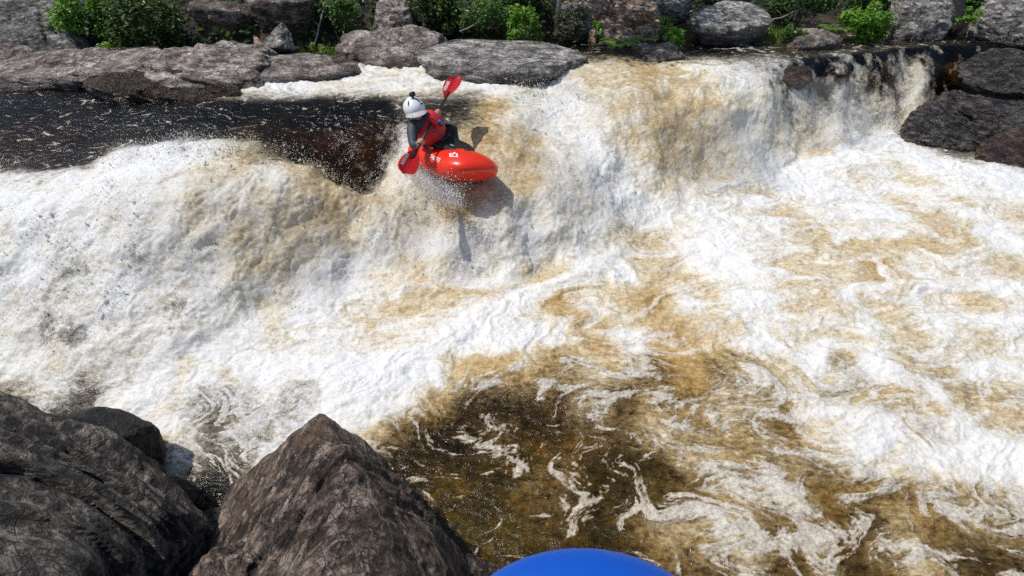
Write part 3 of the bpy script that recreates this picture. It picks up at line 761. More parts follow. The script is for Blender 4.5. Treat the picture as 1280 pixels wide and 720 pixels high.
for i, (lab, P) in enumerate([
    ('wet black stone in the gap behind the charcoal slab', [nz(150,592,.12), nz(205,588,.15), nz(262,606,.1), nz(280,640,.0), nz(215,640,.25), nz(170,620,.3), nz(200,610,-.3)]),
    ('low black stone deep in the gap left of the pyramid rock', [nz(240,640,.12), nz(285,632,.1), nz(290,690,.15), nz(250,720,.3), nz(230,690,.2), nz(260,660,-.3)]),
    ('small dark stone at the lower right foot of the pyramid rock', [nz(585,690,.12), nz(640,715,.1), nz(600,735,.2), nz(570,710,.25), nz(600,700,-.2)])]):
    rock('boulder', lab, 'boulder', np.array(P), G_BLK if i < 2 else G_PYR, 54 + i, sub=5, p=10, rough=.06, fine=.006, waterz=0.03, wetband=.1)
# ground under the viewpoint
nx_ = np.arange(-9, 9, .06); ny_ = np.arange(-4, 2.0, .06)
NXX, NYY = np.meshgrid(nx_, ny_); a, b = NXX.ravel(), NYY.ravel()
edge = 1.15 + np.where(a < -1.8, np.clip((-1.8 - a) * .7, 0, .8), 0) - np.where(a > 1.2, (a - 1.2) * .25, 0)
nzv = np.clip((edge - b) * 1.5, -.6, 1.62) + .28 * sstep(.75, .2, b) + .05 * fbm2(a, b, 2, 4, 140) - .02
M_NEAR = G_SLAB
tag(link('near_bank', np_mesh('near_bank', np.stack([a, b, nzv], 1), grid_faces(len(nx_), len(ny_))), M_NEAR), kind='structure')
# stones along the far waterline
for i in range(16):
    px = [392, 405, 452, 470, 770, 782, 812, 842, 975, 990, 1070, 1085, 1105, 1205, 1215, 385][i]
    X = np.interp(px, [380, 480, 760, 880, 1000, 1120, 1280], [-3.3, -2.3, 1.7, 3.5, 5.6, 8, 10.4])
    Y = np.interp(X, SHX, SHY) + random.uniform(-.15, .35)
    r = random.uniform(.07, .17)
    Q = rng.normal(size=(12, 3)); Q /= np.linalg.norm(Q, axis=1)[:, None]; Q *= [r * 1.3, r, r * .7]
    rock('stone', 'small loose stone at the water line of the far bank', 'stone', Q + [X, Y, hillz(np.array([X]), np.array([Y]))[0] + r * .3], [G_WARM, G_GREY, G_WETB][i % 3], 200 + i,
         'loose stones along the far water line', sub=4, rough=.06, waterz=1.2)

# ------------------------------------------------------------------ foliage
def leaf_mat(name, col, var=.35):
    t = NT(name)
    a = t.attr('rnd').outputs['Fac']
    c = t.mix(a, tuple(x * (1 - var) for x in col), tuple(min(1, x * (1 + var)) for x in col))
    c = t.mix(t.ramp(a, [(.86, 0), (.95, .5)]), c, (.22, .2, .04))
    b = t.bsdf(c, .42, .45)
    tr = t.n('ShaderNodeBsdfTranslucent'); t.l(t.mix(1.0, c, (1.5, 1.7, .7), 'MULTIPLY'), tr.inputs[0])
    mx = t.n('ShaderNodeMixShader'); mx.inputs[0].default_value = .35
    t.l(b, mx.inputs[1]); t.l(tr.outputs[0], mx.inputs[2])
    return t.finish(mx.outputs[0])
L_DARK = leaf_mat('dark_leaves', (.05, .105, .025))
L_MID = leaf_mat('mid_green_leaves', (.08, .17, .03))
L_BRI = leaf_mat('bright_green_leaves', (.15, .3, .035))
L_GRASS = leaf_mat('grass_blades', (.2, .3, .06))
L_DRY = leaf_mat('grey_green_leaves', (.09, .1, .06))
M_BARK = plain('bark', (.11, .085, .065), .9, .2, var=.5, scale=30, bump=.01)
M_PALEBARK = plain('pale_bark', (.3, .27, .24), .85, .2, var=.5, scale=25, bump=.01)

def leaf_mesh(C_, nrm, size, ar=2.0):
    """kite leaves with a fold: centres, normals, sizes"""
    n = len(C_)
    r = rng.normal(size=(n, 3)); nrm = nrm / np.linalg.norm(nrm, axis=1)[:, None]
    tdir = np.cross(nrm, r); tdir /= np.linalg.norm(tdir, axis=1)[:, None]
    b = np.cross(nrm, tdir)
    s = size[:, None]
    v0 = C_ - tdir * s; v2 = C_ + tdir * s * 1.0 - nrm * s * .25
    v1 = C_ + b * s / ar + nrm * s * .12 - tdir * s * .15; v3 = C_ - b * s / ar + nrm * s * .12 - tdir * s * .15
    V = np.stack([v0, v1, v2, v3], 1).reshape(-1, 3)
    i = np.arange(n)[:, None] * 4
    Fc = np.concatenate([i + [0, 1, 2], i + [0, 2, 3]])
    me = np_mesh('foliage', V, Fc, False)
    rn = np.repeat(rng.random(n), 4).astype(np.float32)
    a = me.attributes.new('rnd', 'FLOAT', 'POINT'); a.data.foreach_set('value', rn)
    return me
def tube(bm, P, R, n=6):
    rings = []
    for k, p in enumerate(P):
        p = Vector(p)
        d = (Vector(P[min(k + 1, len(P) - 1)]) - Vector(P[max(k - 1, 0)])).normalized()
        a = d.cross(Vector((.3, .9, .2))).normalized(); b = d.cross(a)
        rings.append([bm.verts.new(p + (a * math.cos(q) + b * math.sin(q)) * R[k]) for q in [2 * math.pi * j / n for j in range(n)]])
    for k in range(len(rings) - 1):
        for j in range(n): bm.faces.new((rings[k][j], rings[k][(j + 1) % n], rings[k + 1][(j + 1) % n], rings[k + 1][j]))
    bm.faces.new(rings[0][::-1]); bm.faces.new(rings[-1])
def bm_obj(name, bm, mat, parent=None, smooth=True):
    me = bpy.data.meshes.new(name); bmesh.ops.recalc_face_normals(bm, faces=bm.faces[:])
    bm.to_mesh(me); bm.free()
    for p in me.polygons: p.use_smooth = smooth
    return link(name, me, mat, parent)

def shrub(label, c, rad, mat, n=1500, leaf=.05, clumps=16, group=None, cat='shrub', name='shrub', ar=2.0, nstem=7, base=None):
    c = np.array(c, float); rad = np.array(rad, float)
    root = empty(name, tuple(c - [0, 0, rad[2]]), label, cat, group)
    o0 = c - [0, 0, rad[2]]
    d = rng.normal(size=(clumps, 3)); d /= np.linalg.norm(d, axis=1)[:, None]
    cc = d * rad * rng.uniform(.35, .95, (clumps, 1))
    cs = rng.uniform(.18, .38, clumps)
    k = rng.integers(0, clumps, n)
    q = rng.normal(size=(n, 3)); q /= np.linalg.norm(q, axis=1)[:, None]
    P = cc[k] + q * (rng.random((n, 1)) ** .4) * cs[k][:, None] * rad.mean() * 1.2
    nr = q * .5 + np.array([0, -.1, 1.0]) + rng.normal(size=(n, 3)) * .45
    me = leaf_mesh(P + [0, 0, rad[2]], nr, leaf * rng.uniform(.5, 1.1, n), ar)
    link('foliage', me, mat, root)
    bm = bmesh.new()
    for j in range(nstem):
        e = cc[j % clumps] + [0, 0, rad[2]]
        tube(bm, [(e[0] * .1, e[1] * .1, -.1), (e[0] * .5 + random.uniform(-.04, .04), e[1] * .5, e[2] * .55), tuple(e)], [.014, .01, .004], 5)
    bm_obj('stem', bm, M_BARK, root)
    return root
def SB(px, py, y): return PY(px, py, y)
BUSH = 'shrubs growing on the far bank'
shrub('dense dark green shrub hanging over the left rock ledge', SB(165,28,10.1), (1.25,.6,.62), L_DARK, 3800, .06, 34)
shrub('light green shrub between the grey cliff and the dark shrub', SB(110,18,9.9), (.6,.4,.4), L_BRI, 1300, .055, 16)
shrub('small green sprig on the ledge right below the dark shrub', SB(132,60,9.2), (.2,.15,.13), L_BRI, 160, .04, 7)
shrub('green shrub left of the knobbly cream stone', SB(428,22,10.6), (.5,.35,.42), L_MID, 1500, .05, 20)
shrub('dark shrub right of the knobbly cream stone', SB(545,14,11.2), (.75,.45,.5), L_DARK, 2400, .055, 26)
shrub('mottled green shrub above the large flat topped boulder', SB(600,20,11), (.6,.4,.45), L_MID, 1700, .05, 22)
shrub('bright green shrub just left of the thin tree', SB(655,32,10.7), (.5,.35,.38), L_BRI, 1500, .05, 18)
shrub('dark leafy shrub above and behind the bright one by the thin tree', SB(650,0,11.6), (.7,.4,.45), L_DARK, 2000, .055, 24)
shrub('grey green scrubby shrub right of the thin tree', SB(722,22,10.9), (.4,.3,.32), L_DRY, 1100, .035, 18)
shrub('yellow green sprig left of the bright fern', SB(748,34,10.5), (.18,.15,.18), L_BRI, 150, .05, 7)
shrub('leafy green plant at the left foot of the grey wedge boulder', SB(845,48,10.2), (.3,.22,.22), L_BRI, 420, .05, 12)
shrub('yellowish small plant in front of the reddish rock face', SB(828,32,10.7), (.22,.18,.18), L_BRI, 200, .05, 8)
shrub('dark shrub behind the grass patch', SB(1000,2,11.9), (1.0,.5,.5), L_DARK, 2600, .055, 28)
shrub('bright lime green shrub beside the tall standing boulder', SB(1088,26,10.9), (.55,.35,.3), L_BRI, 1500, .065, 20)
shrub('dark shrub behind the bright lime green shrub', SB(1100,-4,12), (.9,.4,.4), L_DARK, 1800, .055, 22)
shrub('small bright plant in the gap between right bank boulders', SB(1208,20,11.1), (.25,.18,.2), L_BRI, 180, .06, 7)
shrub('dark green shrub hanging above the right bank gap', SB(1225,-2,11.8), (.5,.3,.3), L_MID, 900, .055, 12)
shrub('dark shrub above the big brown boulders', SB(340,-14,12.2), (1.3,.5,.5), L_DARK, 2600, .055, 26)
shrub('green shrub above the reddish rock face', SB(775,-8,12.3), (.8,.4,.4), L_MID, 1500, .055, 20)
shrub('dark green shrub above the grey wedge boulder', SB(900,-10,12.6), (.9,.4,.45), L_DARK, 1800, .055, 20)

def fern(label, c, R, nf, mat):
    root = empty('fern', tuple(c), label, 'fern')
    Cn = []; Nr = []; Sz = []
    V = []; Fc = []
    for k in range(nf):
        a = 2 * math.pi * k / nf + random.uniform(-.2, .2); L = R * random.uniform(.75, 1.1)
        dr = np.array([math.cos(a), math.sin(a), 0]); side = np.array([-dr[1], dr[0], 0])
        for s in np.linspace(.15, 1, 14):
            p = dr * L * s + np.array([0, 0, L * (1.1 * s - .95 * s * s)])
            w = L * .3 * math.sin(math.pi * min(1, s * .85 + .12))
            for sg in (-1, 1):
                tip = p + side * sg * w + dr * w * .35 - np.array([0, 0, w * .25])
                i = len(V)
                V += [p - dr * L * .03, p + dr * L * .03, tip]; Fc.append((i, i + 1, i + 2))
    me = np_mesh('frond', np.array(V), np.array(Fc), False)
    at_ = me.attributes.new('rnd', 'FLOAT', 'POINT'); at_.data.foreach_set('value', np.repeat(rng.random(len(Fc)) * .8, 3).astype(np.float32))
    link('frond', me, mat, root)
fern('bright green fern with arching fronds beside the large flat topped boulder', SB(772,60,10.0), .42, 13, L_BRI)
fern('low fern with yellow green fronds below the reddish rock face', SB(806,52,10.3), .28, 9, L_GRASS)
fern('fern with pale fronds at the right end of the grass patch', SB(1040,40,10.9), .34, 10, L_BRI)

# grass and ground cover (stuff)
def grass(name, label, cx, cy, n, mat, h=.25):
    a = rng.normal(size=n) * cx[1] + cx[0]; b = rng.normal(size=n) * cy[1] + cy[0]
    zz = hillz(a, b)
    th = rng.uniform(0, 6.28, n); hh = h * rng.uniform(.5, 1.2, n)
    w = .007
    base = np.stack([a, b, zz - .02], 1)
    sd = np.stack([np.cos(th), np.sin(th), 0 * th], 1) * w
    lean = np.stack([np.sin(th * 3), np.cos(th * 3) - .3, 0 * th], 1) * hh[:, None] * .4
    tip = base + lean + np.stack([0 * hh, 0 * hh, hh], 1)
    midp = base + lean * .3 + np.stack([0 * hh, 0 * hh, hh * .6], 1)
    V = np.stack([base - sd, base + sd, midp + sd * .8, midp - sd * .8, tip], 1).reshape(-1, 3)
    i = np.arange(n)[:, None] * 5
    Fc = np.concatenate([i + [0, 1, 2], i + [0, 2, 3], i + [3, 2, 4]])
    me = np_mesh(name, V, Fc, False)
    at_ = me.attributes.new('rnd', 'FLOAT', 'POINT'); at_.data.foreach_set('value', np.repeat(rng.random(n), 5).astype(np.float32))
    tag(link(name, me, mat), label, 'grass', kind='stuff')
grass('grass', 'bright green grass patch at the water edge right of the wedge boulder', (5.1, .38), (10.9, .28), 2600, L_GRASS, .28)
grass('grass', 'thin yellowish grass on the far bank near the green shrub', (-3.0, .5), (9.6, .3), 900, L_GRASS, .16)
n = 60000
a = rng.uniform(-14, 16, n); b = np.interp(a, SHX, SHY) + 1.9 + rng.random(n) ** .8 * 9
keep = fbm2(a, b, .7, 3, 150) > -.22
a, b = a[keep], b[keep]
me = leaf_mesh(np.stack([a, b, np.minimum(hillz(a, b), 9) + rng.uniform(.0, .3, len(a))], 1), rng.normal(size=(len(a), 3)) * .6 + [0, -.4, 1], rng.uniform(.03, .075, len(a)))
tag(link('ground_cover', me, L_DARK), 'tangled low dark green ground cover over the far hillside', 'ground cover', kind='stuff')

def tree(label, base, h, r, mat, crown_c, crown_r, nl, bark):
    root = empty('tree', tuple(base), label, 'tree')
    bm = bmesh.new()
    P = [(0, 0, -.3)]
    for k in range(1, 7): P.append((.05 * math.sin(k * 1.3) * h * .3, .03 * k * h * .1, h * k / 6))
    tube(bm, P, [r * (1 - .12 * k) for k in range(7)], 9)
    bm_obj('trunk', bm, bark, root)
    bm = bmesh.new(); ends = []
    for k in range(9):
        s = P[2 + k % 5]; an = k * 2.4; L = crown_r * random.uniform(.7, 1)
        e = (s[0] + math.cos(an) * L, s[1] + math.sin(an) * L, s[2] + L * .7); ends.append(e)
        tube(bm, [s, ((s[0] + e[0]) / 2, (s[1] + e[1]) / 2, (s[2] + e[2]) / 2 - .1), e], [r * .4, r * .25, r * .08], 5)
    bm_obj('limb', bm, bark, root)
    ends = np.array(ends + [P[-1]])
    k = rng.integers(0, len(ends), nl)
    q = rng.normal(size=(nl, 3)) * crown_r * .3
    link('crown', leaf_mesh(ends[k] + q, rng.normal(size=(nl, 3)) * .6 + [0, 0, 1], rng.uniform(.04, .09, nl)), mat, root)
tree('thin pale trunked tree rising out of frame behind the large flat topped boulder', PY(694,42,10.9), 4.2, .05, L_MID, 0, 1.0, 2600, M_PALEBARK)

def branch(label, a, b, r):
    bm = bmesh.new(); a = Vector(a); b = Vector(b); L = (b - a).length
    P = [a.lerp(b, k / 6) + Vector((random.uniform(-.03, .03), random.uniform(-.03, .03), random.uniform(-.02, .03))) * L for k in range(7)]
    tube(bm, P, [r * (1 - .11 * k) for k in range(7)], 7)
    for k in (2, 3, 5):
        e = P[k] + Vector((random.uniform(-.3, .3), random.uniform(-.1, .1), random.uniform(.1, .3))) * L * .5
        tube(bm, [P[k], P[k].lerp(e, .5) + Vector((.01, 0, .02)), e], [r * .5, r * .35, r * .15], 5)
    tag(bm_obj('branch', bm, M_PALEBARK), label, 'branch')
branch('bare grey branch leaning in the shaded gap beside the brown boulders', PY(392, 62, 10), PY(405, 4, 10.7), .022)
branch('dead stick lying over the dark shrub above the flat topped boulder', PY(575, 40, 10.4), PY(640, 12, 11), .016)
branch('broken pale stick slanting behind the grass patch', PY(958, 30, 11.2), PY(1010, 6, 11.6), .018)
shrub('low olive bush filling the gap left of the reddish rock face', SB(700, 40, 10.5), (.3, .2, .16), L_DRY, 500, .04, 10)
shrub('small yellow green weed at the right end of the left ledges', SB(398, 62, 9.5), (.22, .15, .14), L_GRASS, 260, .04, 8)
shrub('trailing green creeper on top of the tall standing boulder', SB(1165, -2, 11.4), (.35, .2, .14), L_MID, 420, .045, 10)
shrub('leafy green plant spilling over the low stone beside the grass patch', SB(990, 40, 10.7), (.35, .2, .18), L_MID, 500, .045, 10)

# ------------------------------------------------------------------ kayaks
def plastic(name, col, rough=.32):
    t = NT(name); v = t.obj()
    n1 = t.noise(v, 6, 4, .6); n2 = t.noise(t.mapping(v, (0, 0, .2), (3, 60, 40)), 3, 4, .7)
    c = t.mix(t.math('MULTIPLY', n1, .25), col, tuple(x * .75 for x in col))
    c = t.mix(t.ramp(n2, [(.66, 0), (.72, .25)]), c, tuple(min(1, x * .8 + .15) for x in col))
    r = t.math('MULTIPLY_ADD', n1, .2, rough - .08)
    return t.finish(t.bsdf(c, r, .5, t.bump(n1, .004)))
K_RED = plastic('red_hull_plastic', (.86, .035, .012), .3)
K_BLUE = plastic('blue_hull_plastic', (.0, .085, .5), .5)
M_BLACK = plain('black_neoprene', (.018, .018, .02), .7, .3, var=.3, scale=30)
M_BLKP = plain('black_plastic', (.02, .02, .022), .35, .5)
M_WHITE = plain('white_print', (.8, .8, .8), .5)

def hull_mesh(L=1.15, B=.33, scale=1.0, bow=4.0, Ls=None):
    ns, nr = 60, 48
    V = []; 
    for i in range(ns + 1):
        t_ = math.sin((-1 + 2 * i / ns) * math.pi / 2); X = (L if t_ > 0 else (Ls or L)) * t_
        a = abs(t_)
        hb = B * max(0, 1 - a ** (3.0 if t_ < 0 else bow)) ** .5
        keel = .02 + .17 * a ** 3 if t_ > 0 else .02 + .12 * a ** 3
        deck = .355 + (.11 * a - .05 * a ** 4 if t_ > 0 else -.1 * a)
        mid = keel + (deck - keel) * .45
        e = max(0, 1 - a ** 7) ** .5
        for j in range(nr):
            th = 2 * math.pi * j / nr
            cx, sz = math.cos(th), math.sin(th)
            ex = 2 / (2.9 if sz < 0 else 2.0)
            yy = hb * math.copysign(abs(cx) ** ex, cx)
            hz_ = (deck - mid) if sz > 0 else (mid - keel)
            zz = mid + e * hz_ * math.copysign(abs(sz) ** (ex if sz < 0 else 1.0), sz)
            # chine crease along the sheer
            V.append((X, yy, zz))
    V = np.array(V) * scale
    Fc = []
    for i in range(ns):
        for j in range(nr):
            Fc.append((i * nr + j, i * nr + (j + 1) % nr, (i + 1) * nr + (j + 1) % nr, (i + 1) * nr + j))
    return np_mesh('hull', V, np.array(Fc)), V, Fc

def bvh_of(V, Fc): return BVHTree.FromPolygons([tuple(q) for q in V], [tuple(int(k) for k in f_) for f_ in Fc])

def decal(name, txt, size, parent, mat, O, U, Vv, bv, cu=None, off=.003, depth=.5):
    """lettering laid onto a surface: O origin, U reading direction, Vv up; cast along -(U x V)"""
    O, U, Vv = Vector(O), Vector(U).normalized(), Vector(Vv).normalized(); N = U.cross(Vv).normalized()
    if cu is None:
        cu = bpy.data.curves.new(name, 'FONT'); cu.body = txt; cu.size = size; cu.align_x = 'CENTER'; cu.offset = size * .02
        ob = bpy.data.objects.new('tmp', cu); COL.objects.link(ob)
        me = bpy.data.meshes.new_from_object(ob.evaluated_get(bpy.context.evaluated_depsgraph_get()))
        bpy.data.objects.remove(ob)
    else: me = cu
    for v_ in me.vertices:
        p = O + U * v_.co.x + Vv * v_.co.y
        loc, nrm, *_ = bv.ray_cast(p + N * depth, -N, depth * 2)
        v_.co = (loc + N * off) if loc is not None else p
    me.materials.clear()
    return link(name, me, mat, parent)

def orient(X, roll=0.0):
    X = Vector(X).normalized(); Z = Vector((0, 0, 1)); Y = Z.cross(X).normalized(); Z = X.cross(Y)
    M = Matrix((X, Y, Z)).transposed()
    return M.to_4x4() @ Matrix.Rotation(roll, 4, 'X')

def make_kayak(name, label, mat, loc, X, roll, L=1.15, B=.33, text=True, bow=4.0, Ls=None):
    root = empty(name, (0, 0, 0), label, 'kayak')
    root.matrix_world = Matrix.Translation(loc) @ orient(X, roll)
    me, V, Fc = hull_mesh(L, B, 1.0, bow, Ls)
    link('hull', me, mat, root)
    # cockpit rim
    bm = bmesh.new()
    pts_ = []
    for k in range(41):
        th = 2 * math.pi * k / 40
        pts_.append((.42 * math.cos(th) + .02, .255 * math.sin(th), .368 + .012 * math.cos(th)))
    tube(bm, pts_, [.016] * 41, 8); bm_obj('cockpit_rim', bm, M_BLKP, root)
    # grab loops
    for s in ((-1, 1) if text else (-1,)):
        bm = bmesh.new()
        Le = L if s > 0 else (Ls or L)
        tube(bm, [(s * Le * .86, .05, .3), (s * Le * .88, .03, .37), (s * Le * .88, -.03, .37), (s * Le * .86, -.05, .3)], [.008] * 4, 6)
        bm_obj('grab_handle', bm, M_BLKP, root)
    bv = bvh_of(V, Fc)
    if text:
        ttl = decal('lettering', 'DAGGER', .068, root, M_WHITE, (.36, -.31, .22), (1, 0, .02), (0, .55, .83), bv)
        # angular white emblem near the bow
        bme_ = bmesh.new()
        def quad(p): bme_.faces.new([bme_.verts.new((q[0], q[1], 0)) for q in p])
        for a0, a1, a2, a3 in (((-.09, .0), (0, .05), (0, .032), (-.06, 0)), ((0, .05), (.09, 0), (.06, 0), (0, .032)),
                               ((.09, 0), (0, -.05), (0, -.032), (.06, 0)), ((0, -.05), (-.09, 0), (-.06, 0), (0, -.032))):
            quad((a0, a1, a2, a3))
        quad(((-.07, .05), (-.05, .06), (.01, -.02), (-.01, -.03)))
        bmesh.ops.subdivide_edges(bme_, edges=bme_.edges[:], cuts=2)
        em = bpy.data.meshes.new('emblem'); bme_.to_mesh(em); bme_.free()
        decal('emblem', '', 0, root, M_WHITE, (.58, -.2, .33), (1, .1, 0), (0, .75, .65), bv, cu=em)
    return root, bv

KH = (.54, -.83, .10)
KLOC = Vector((-.85, 5.90, .735))
kay, kbv = make_kayak('kayak', 'red whitewater kayak dropping over the falls with its bow pointing right', K_RED, KLOC, KH, math.radians(-17), L=.87, B=.36, bow=6.5, Ls=.72)
KM = kay.matrix_world.copy()
# spray deck (part of the kayak)
bm = bmesh.new(); rings = []
for r_, zz in ((1.04, .352), (1.06, .382), (.98, .396), (.75, .408), (.5, .43), (.3, .49), (.26, .57)):
    ring = []
    for k in range(36):
        th = 2 * math.pi * k / 36; cx = .02 * r_ - .1 * (1 - min(1, r_))
        if r_ > .4: ring.append(bm.verts.new((.42 * r_ * math.cos(th) + cx, .255 * r_ * math.sin(th), zz + .006 * math.sin(th * 5))))
        else: ring.append(bm.verts.new((.5 * r_ * math.cos(th) - .1, .5 * r_ * math.sin(th), zz)))
    rings.append(ring)
for a, b in zip(rings, rings[1:]):
    for k in range(36): bm.faces.new((a[k], a[(k + 1) % 36], b[(k + 1) % 36], b[k]))
sk = bm_obj('spray_deck', bm, M_BLACK, kay)
bm = bmesh.new(); tube(bm, [(.44, -.02, .4), (.5, -.03, .42), (.53, -.0, .405), (.5, .03, .41), (.44, .02, .4)], [.008] * 5, 6)
bm_obj('pull_loop', bm, M_BLKP, kay)
skb = bvh_of([v_.co for v_ in sk.data.vertices], [p.vertices for p in sk.data.polygons])
decal('print', '-', .14, kay, M_WHITE, (.28, -.1, .37), (.5, .86, 0), (-.86, .5, .25), skb)

make_kayak('kayak', 'blue kayak resting on the near bank, only its rounded bow showing', K_BLUE, Vector((.175, -.525, 1.92)), (.0, 1, .03), 0, L=1.15, B=.42, text=False, bow=6.5)

# ------------------------------------------------------------------ the kayaker
SKIN = NT('skin'); v = SKIN.obj()
nzs = SKIN.noise(v, 30, 4, .6)
SKIN.finish(SKIN.bsdf(SKIN.mix(nzs, (.5, .25, .17), (.62, .34, .24)), .5, .4)); SKIN = SKIN.m
M_SUIT = plain('slate_drysuit', (.045, .06, .075), .6, .4, var=.35, scale=14, bump=.01)
M_VEST = plain('red_vest_fabric', (.6, .03, .035), .6, .4, var=.2, scale=16, bump=.008)
M_VEST2 = plain('brick_red_panel', (.42, .045, .05), .65, .4, var=.2, scale=16)
M_BLUEF = plain('blue_fabric', (.03, .2, .55), .6)
M_YEL = plain('yellow_tab', (.8, .6, .05), .5)
M_HELM = plain('white_helmet_shell', (.82, .82, .83), .25, .5, var=.04)

J = {'waist': tuple(KM @ Vector((-.1, 0, .36))), 'belly': PD(542,168,6.14), 'chest': PD(535,160,6.04), 'collar': PD(528,152,5.95), 'neck': PD(524,147,5.9), 'head': PD(519,139,5.85),
     'rs': PD(514,160,5.84), 're': PD(517,184,5.78), 'rh': PD(532,180,5.66), 'ls': PD(541,149,6.12), 'le': PD(553,159,6.14), 'lh': PD(551.5,142,6.02)}
J = {k: Vector(v_) for k, v_ in J.items()}
def skin_mesh(name, verts, edges, radii, mat, parent, lvl=2, root=0):
    me = bpy.data.meshes.new(name); me.from_pydata([tuple(p) for p in verts], edges, [])
    ob = bpy.data.objects.new(name, me); COL.objects.link(ob)
    m1 = ob.modifiers.new('s', 'SKIN'); m1.use_smooth_shade = True
    for k, r in enumerate(radii):
        sv = me.skin_vertices[0].data[k]
        sv.radius = r if isinstance(r, tuple) else (r, r)
        sv.use_root = (k == root)
    m2 = ob.modifiers.new('d', 'SUBSURF'); m2.levels = lvl; m2.render_levels = lvl
    em = bpy.data.meshes.new_from_object(ob.evaluated_get(bpy.context.evaluated_depsgraph_get()))
    bpy.data.objects.remove(ob)
    for p in em.polygons: p.use_smooth = True
    em.materials.clear()
    return link(name, em, mat, parent)

person = None
# paddle first (hands close on its shaft)
PL = Vector(PD(503, 219, 5.3)); PU = Vector(PD(570, 100, 6.5))
pdir = (PU - PL).normalized()
def online(p):  # nearest point on the shaft
    return PL + pdir * (p - PL).dot(pdir)
J['rh'] = online(J['rh']); J['lh'] = online(J['lh'])
hands = []
def hand(bm, wrist, grip, back, sgn):
    """palm + four fingers curled round the shaft and a thumb; back: direction from the shaft towards the wrist side"""
    ax = pdir; b = (wrist - grip); b = (b - ax * b.dot(ax)).normalized(); s = ax.cross(b).normalized()
    r = .017
    tube(bm, [wrist, wrist.lerp(grip + b * (r + .018), .6), grip + b * (r + .016)], [.026, .034, .03], 10)
    for k in range(4):
        o = grip + ax * (.03 - .021 * k)
        L = [.95, 1.05, 1.0, .8][k]
        P = [o + b * (r + .018), o + b * .012 + s * sgn * (r + .016) * 1.0, o - b * (r + .012) + s * sgn * .014, o - b * (r + .006) * L - s * sgn * .016, o - s * sgn * (r + .010) - b * .002]
        tube(bm, P, [.011, .0105, .0095, .0085, .006], 7)
    o = grip + ax * .036
    tube(bm, [grip + ax * .022 + b * (r + .02), o + b * .014 - s * sgn * (r + .012), o - b * .008 - s * sgn * (r + .011), o - b * .02 - s * sgn * .012], [.013, .012, .0105, .008], 7)

side = (J['ls'] - J['rs']).normalized()
fwd = Vector((.42, -.80, -.42)).normalized()
vs = [J['waist'], J['belly'], J['chest'], J['collar'], J['neck'], J['neck'].lerp(J['head'], .5),
      J['rs'], J['rs'].lerp(J['re'], .5), J['re'], J['re'].lerp(J['rh'], .75),
      J['ls'], J['ls'].lerp(J['le'], .5), J['le'], J['le'].lerp(J['lh'], .75)]
ed = [(0, 1), (1, 2), (2, 3), (3, 4), (4, 5), (3, 6), (6, 7), (7, 8), (8, 9), (3, 10), (10, 11), (11, 12), (12, 13)]
rd = [.13, .13, .14, .09, .052, .05, .055, .046, .04, .026, .055, .046, .04, .026]
body = skin_mesh('person', vs, ed, rd, SKIN, None)
bm = bmesh.new(); bm.from_mesh(body.data)
# head with face
hv = bmesh.ops.create_uvsphere(bm, u_segments=28, v_segments=20, radius=1)['verts']
hz_ = (J['head'] - J['neck']).normalized(); hz_ = (hz_ * .6 + Vector((0, 0, .8))).normalized()
hy = (fwd - hz_ * fwd.dot(hz_)).normalized(); hx_ = hy.cross(hz_).normalized()
def H(xx, yy, zz): return J['head'] + (hx_ * xx + hy * yy + hz_ * zz) * 1.1
for v_ in hv:
    X, Y, Z = v_.co
    w = 1 - .28 * max(0, -Z) ** 1.5
    xx, yy, zz = .076 * X * w, .096 * Y * (w if Y < 0 else 1 - .12 * max(0, -Z)), .118 * Z
    if Y > 0:
        yy += .024 * math.exp(-((X / .16) ** 2 + ((Z + .08) / .2) ** 2))          # nose
        yy -= .010 * (math.exp(-(((X - .38) / .17) ** 2 + ((Z - .1) / .13) ** 2)) + math.exp(-(((X + .38) / .17) ** 2 + ((Z - .1) / .13) ** 2)))
        yy += .006 * math.exp(-((X / .3) ** 2 + ((Z + .42) / .08) ** 2)) + .008 * math.exp(-((X / .3) ** 2 + ((Z + .78) / .15) ** 2))
    v_.co = H(xx, yy, zz)
for s in (-1, 1):
    e = bmesh.ops.create_uvsphere(bm, u_segments=8, v_segments=6, radius=1)['verts']
    for v_ in e: v_.co = H(s * .078 + v_.co.x * .008, -.002 + v_.co.y * .018, -.01 + v_.co.z * .03)
hand(bm, J['re'].lerp(J['rh'], .72), J['rh'], None, 1)
hand(bm, J['le'].lerp(J['lh'], .72), J['lh'], None, -1)
bm.to_mesh(body.data); bm.free()
for p in body.data.polygons: p.use_smooth = True
tag(body, 'kayaker in white helmet and red vest leaning over the left paddle blade', 'person')
person = body
# eyes and mouth as small parts
for s in (-1, 1):
    bm = bmesh.new(); e = bmesh.ops.create_uvsphere(bm, u_segments=10, v_segments=8, radius=1)['verts']
    for v_ in e: v_.co = H(s * .03 + v_.co.x * .012, .084 + v_.co.y * .008, .012 + v_.co.z * .007)
    bm_obj('eye', bm, M_BLKP, person)
# drysuit: torso and sleeves
js = skin_mesh('drysuit', vs[:5] + vs[6:], [(0, 1), (1, 2), (2, 3), (3, 4), (3, 5), (5, 6), (6, 7), (7, 8), (3, 9), (9, 10), (10, 11), (11, 12)],
               [.14, .135, .135, .095, .064, .07, .066, .058, .038, .07, .066, .058, .038], M_SUIT, person)
d_ = js.data
co = np.empty(len(d_.vertices) * 3, np.float32); d_.vertices.foreach_get('co', co); co = co.reshape(-1, 3)
co += (.012 * fbm3(co, 14, 3, 301, ridge=True))[:, None] * np.array([.5, -.5, .5]); d_.vertices.foreach_set('co', co.ravel())
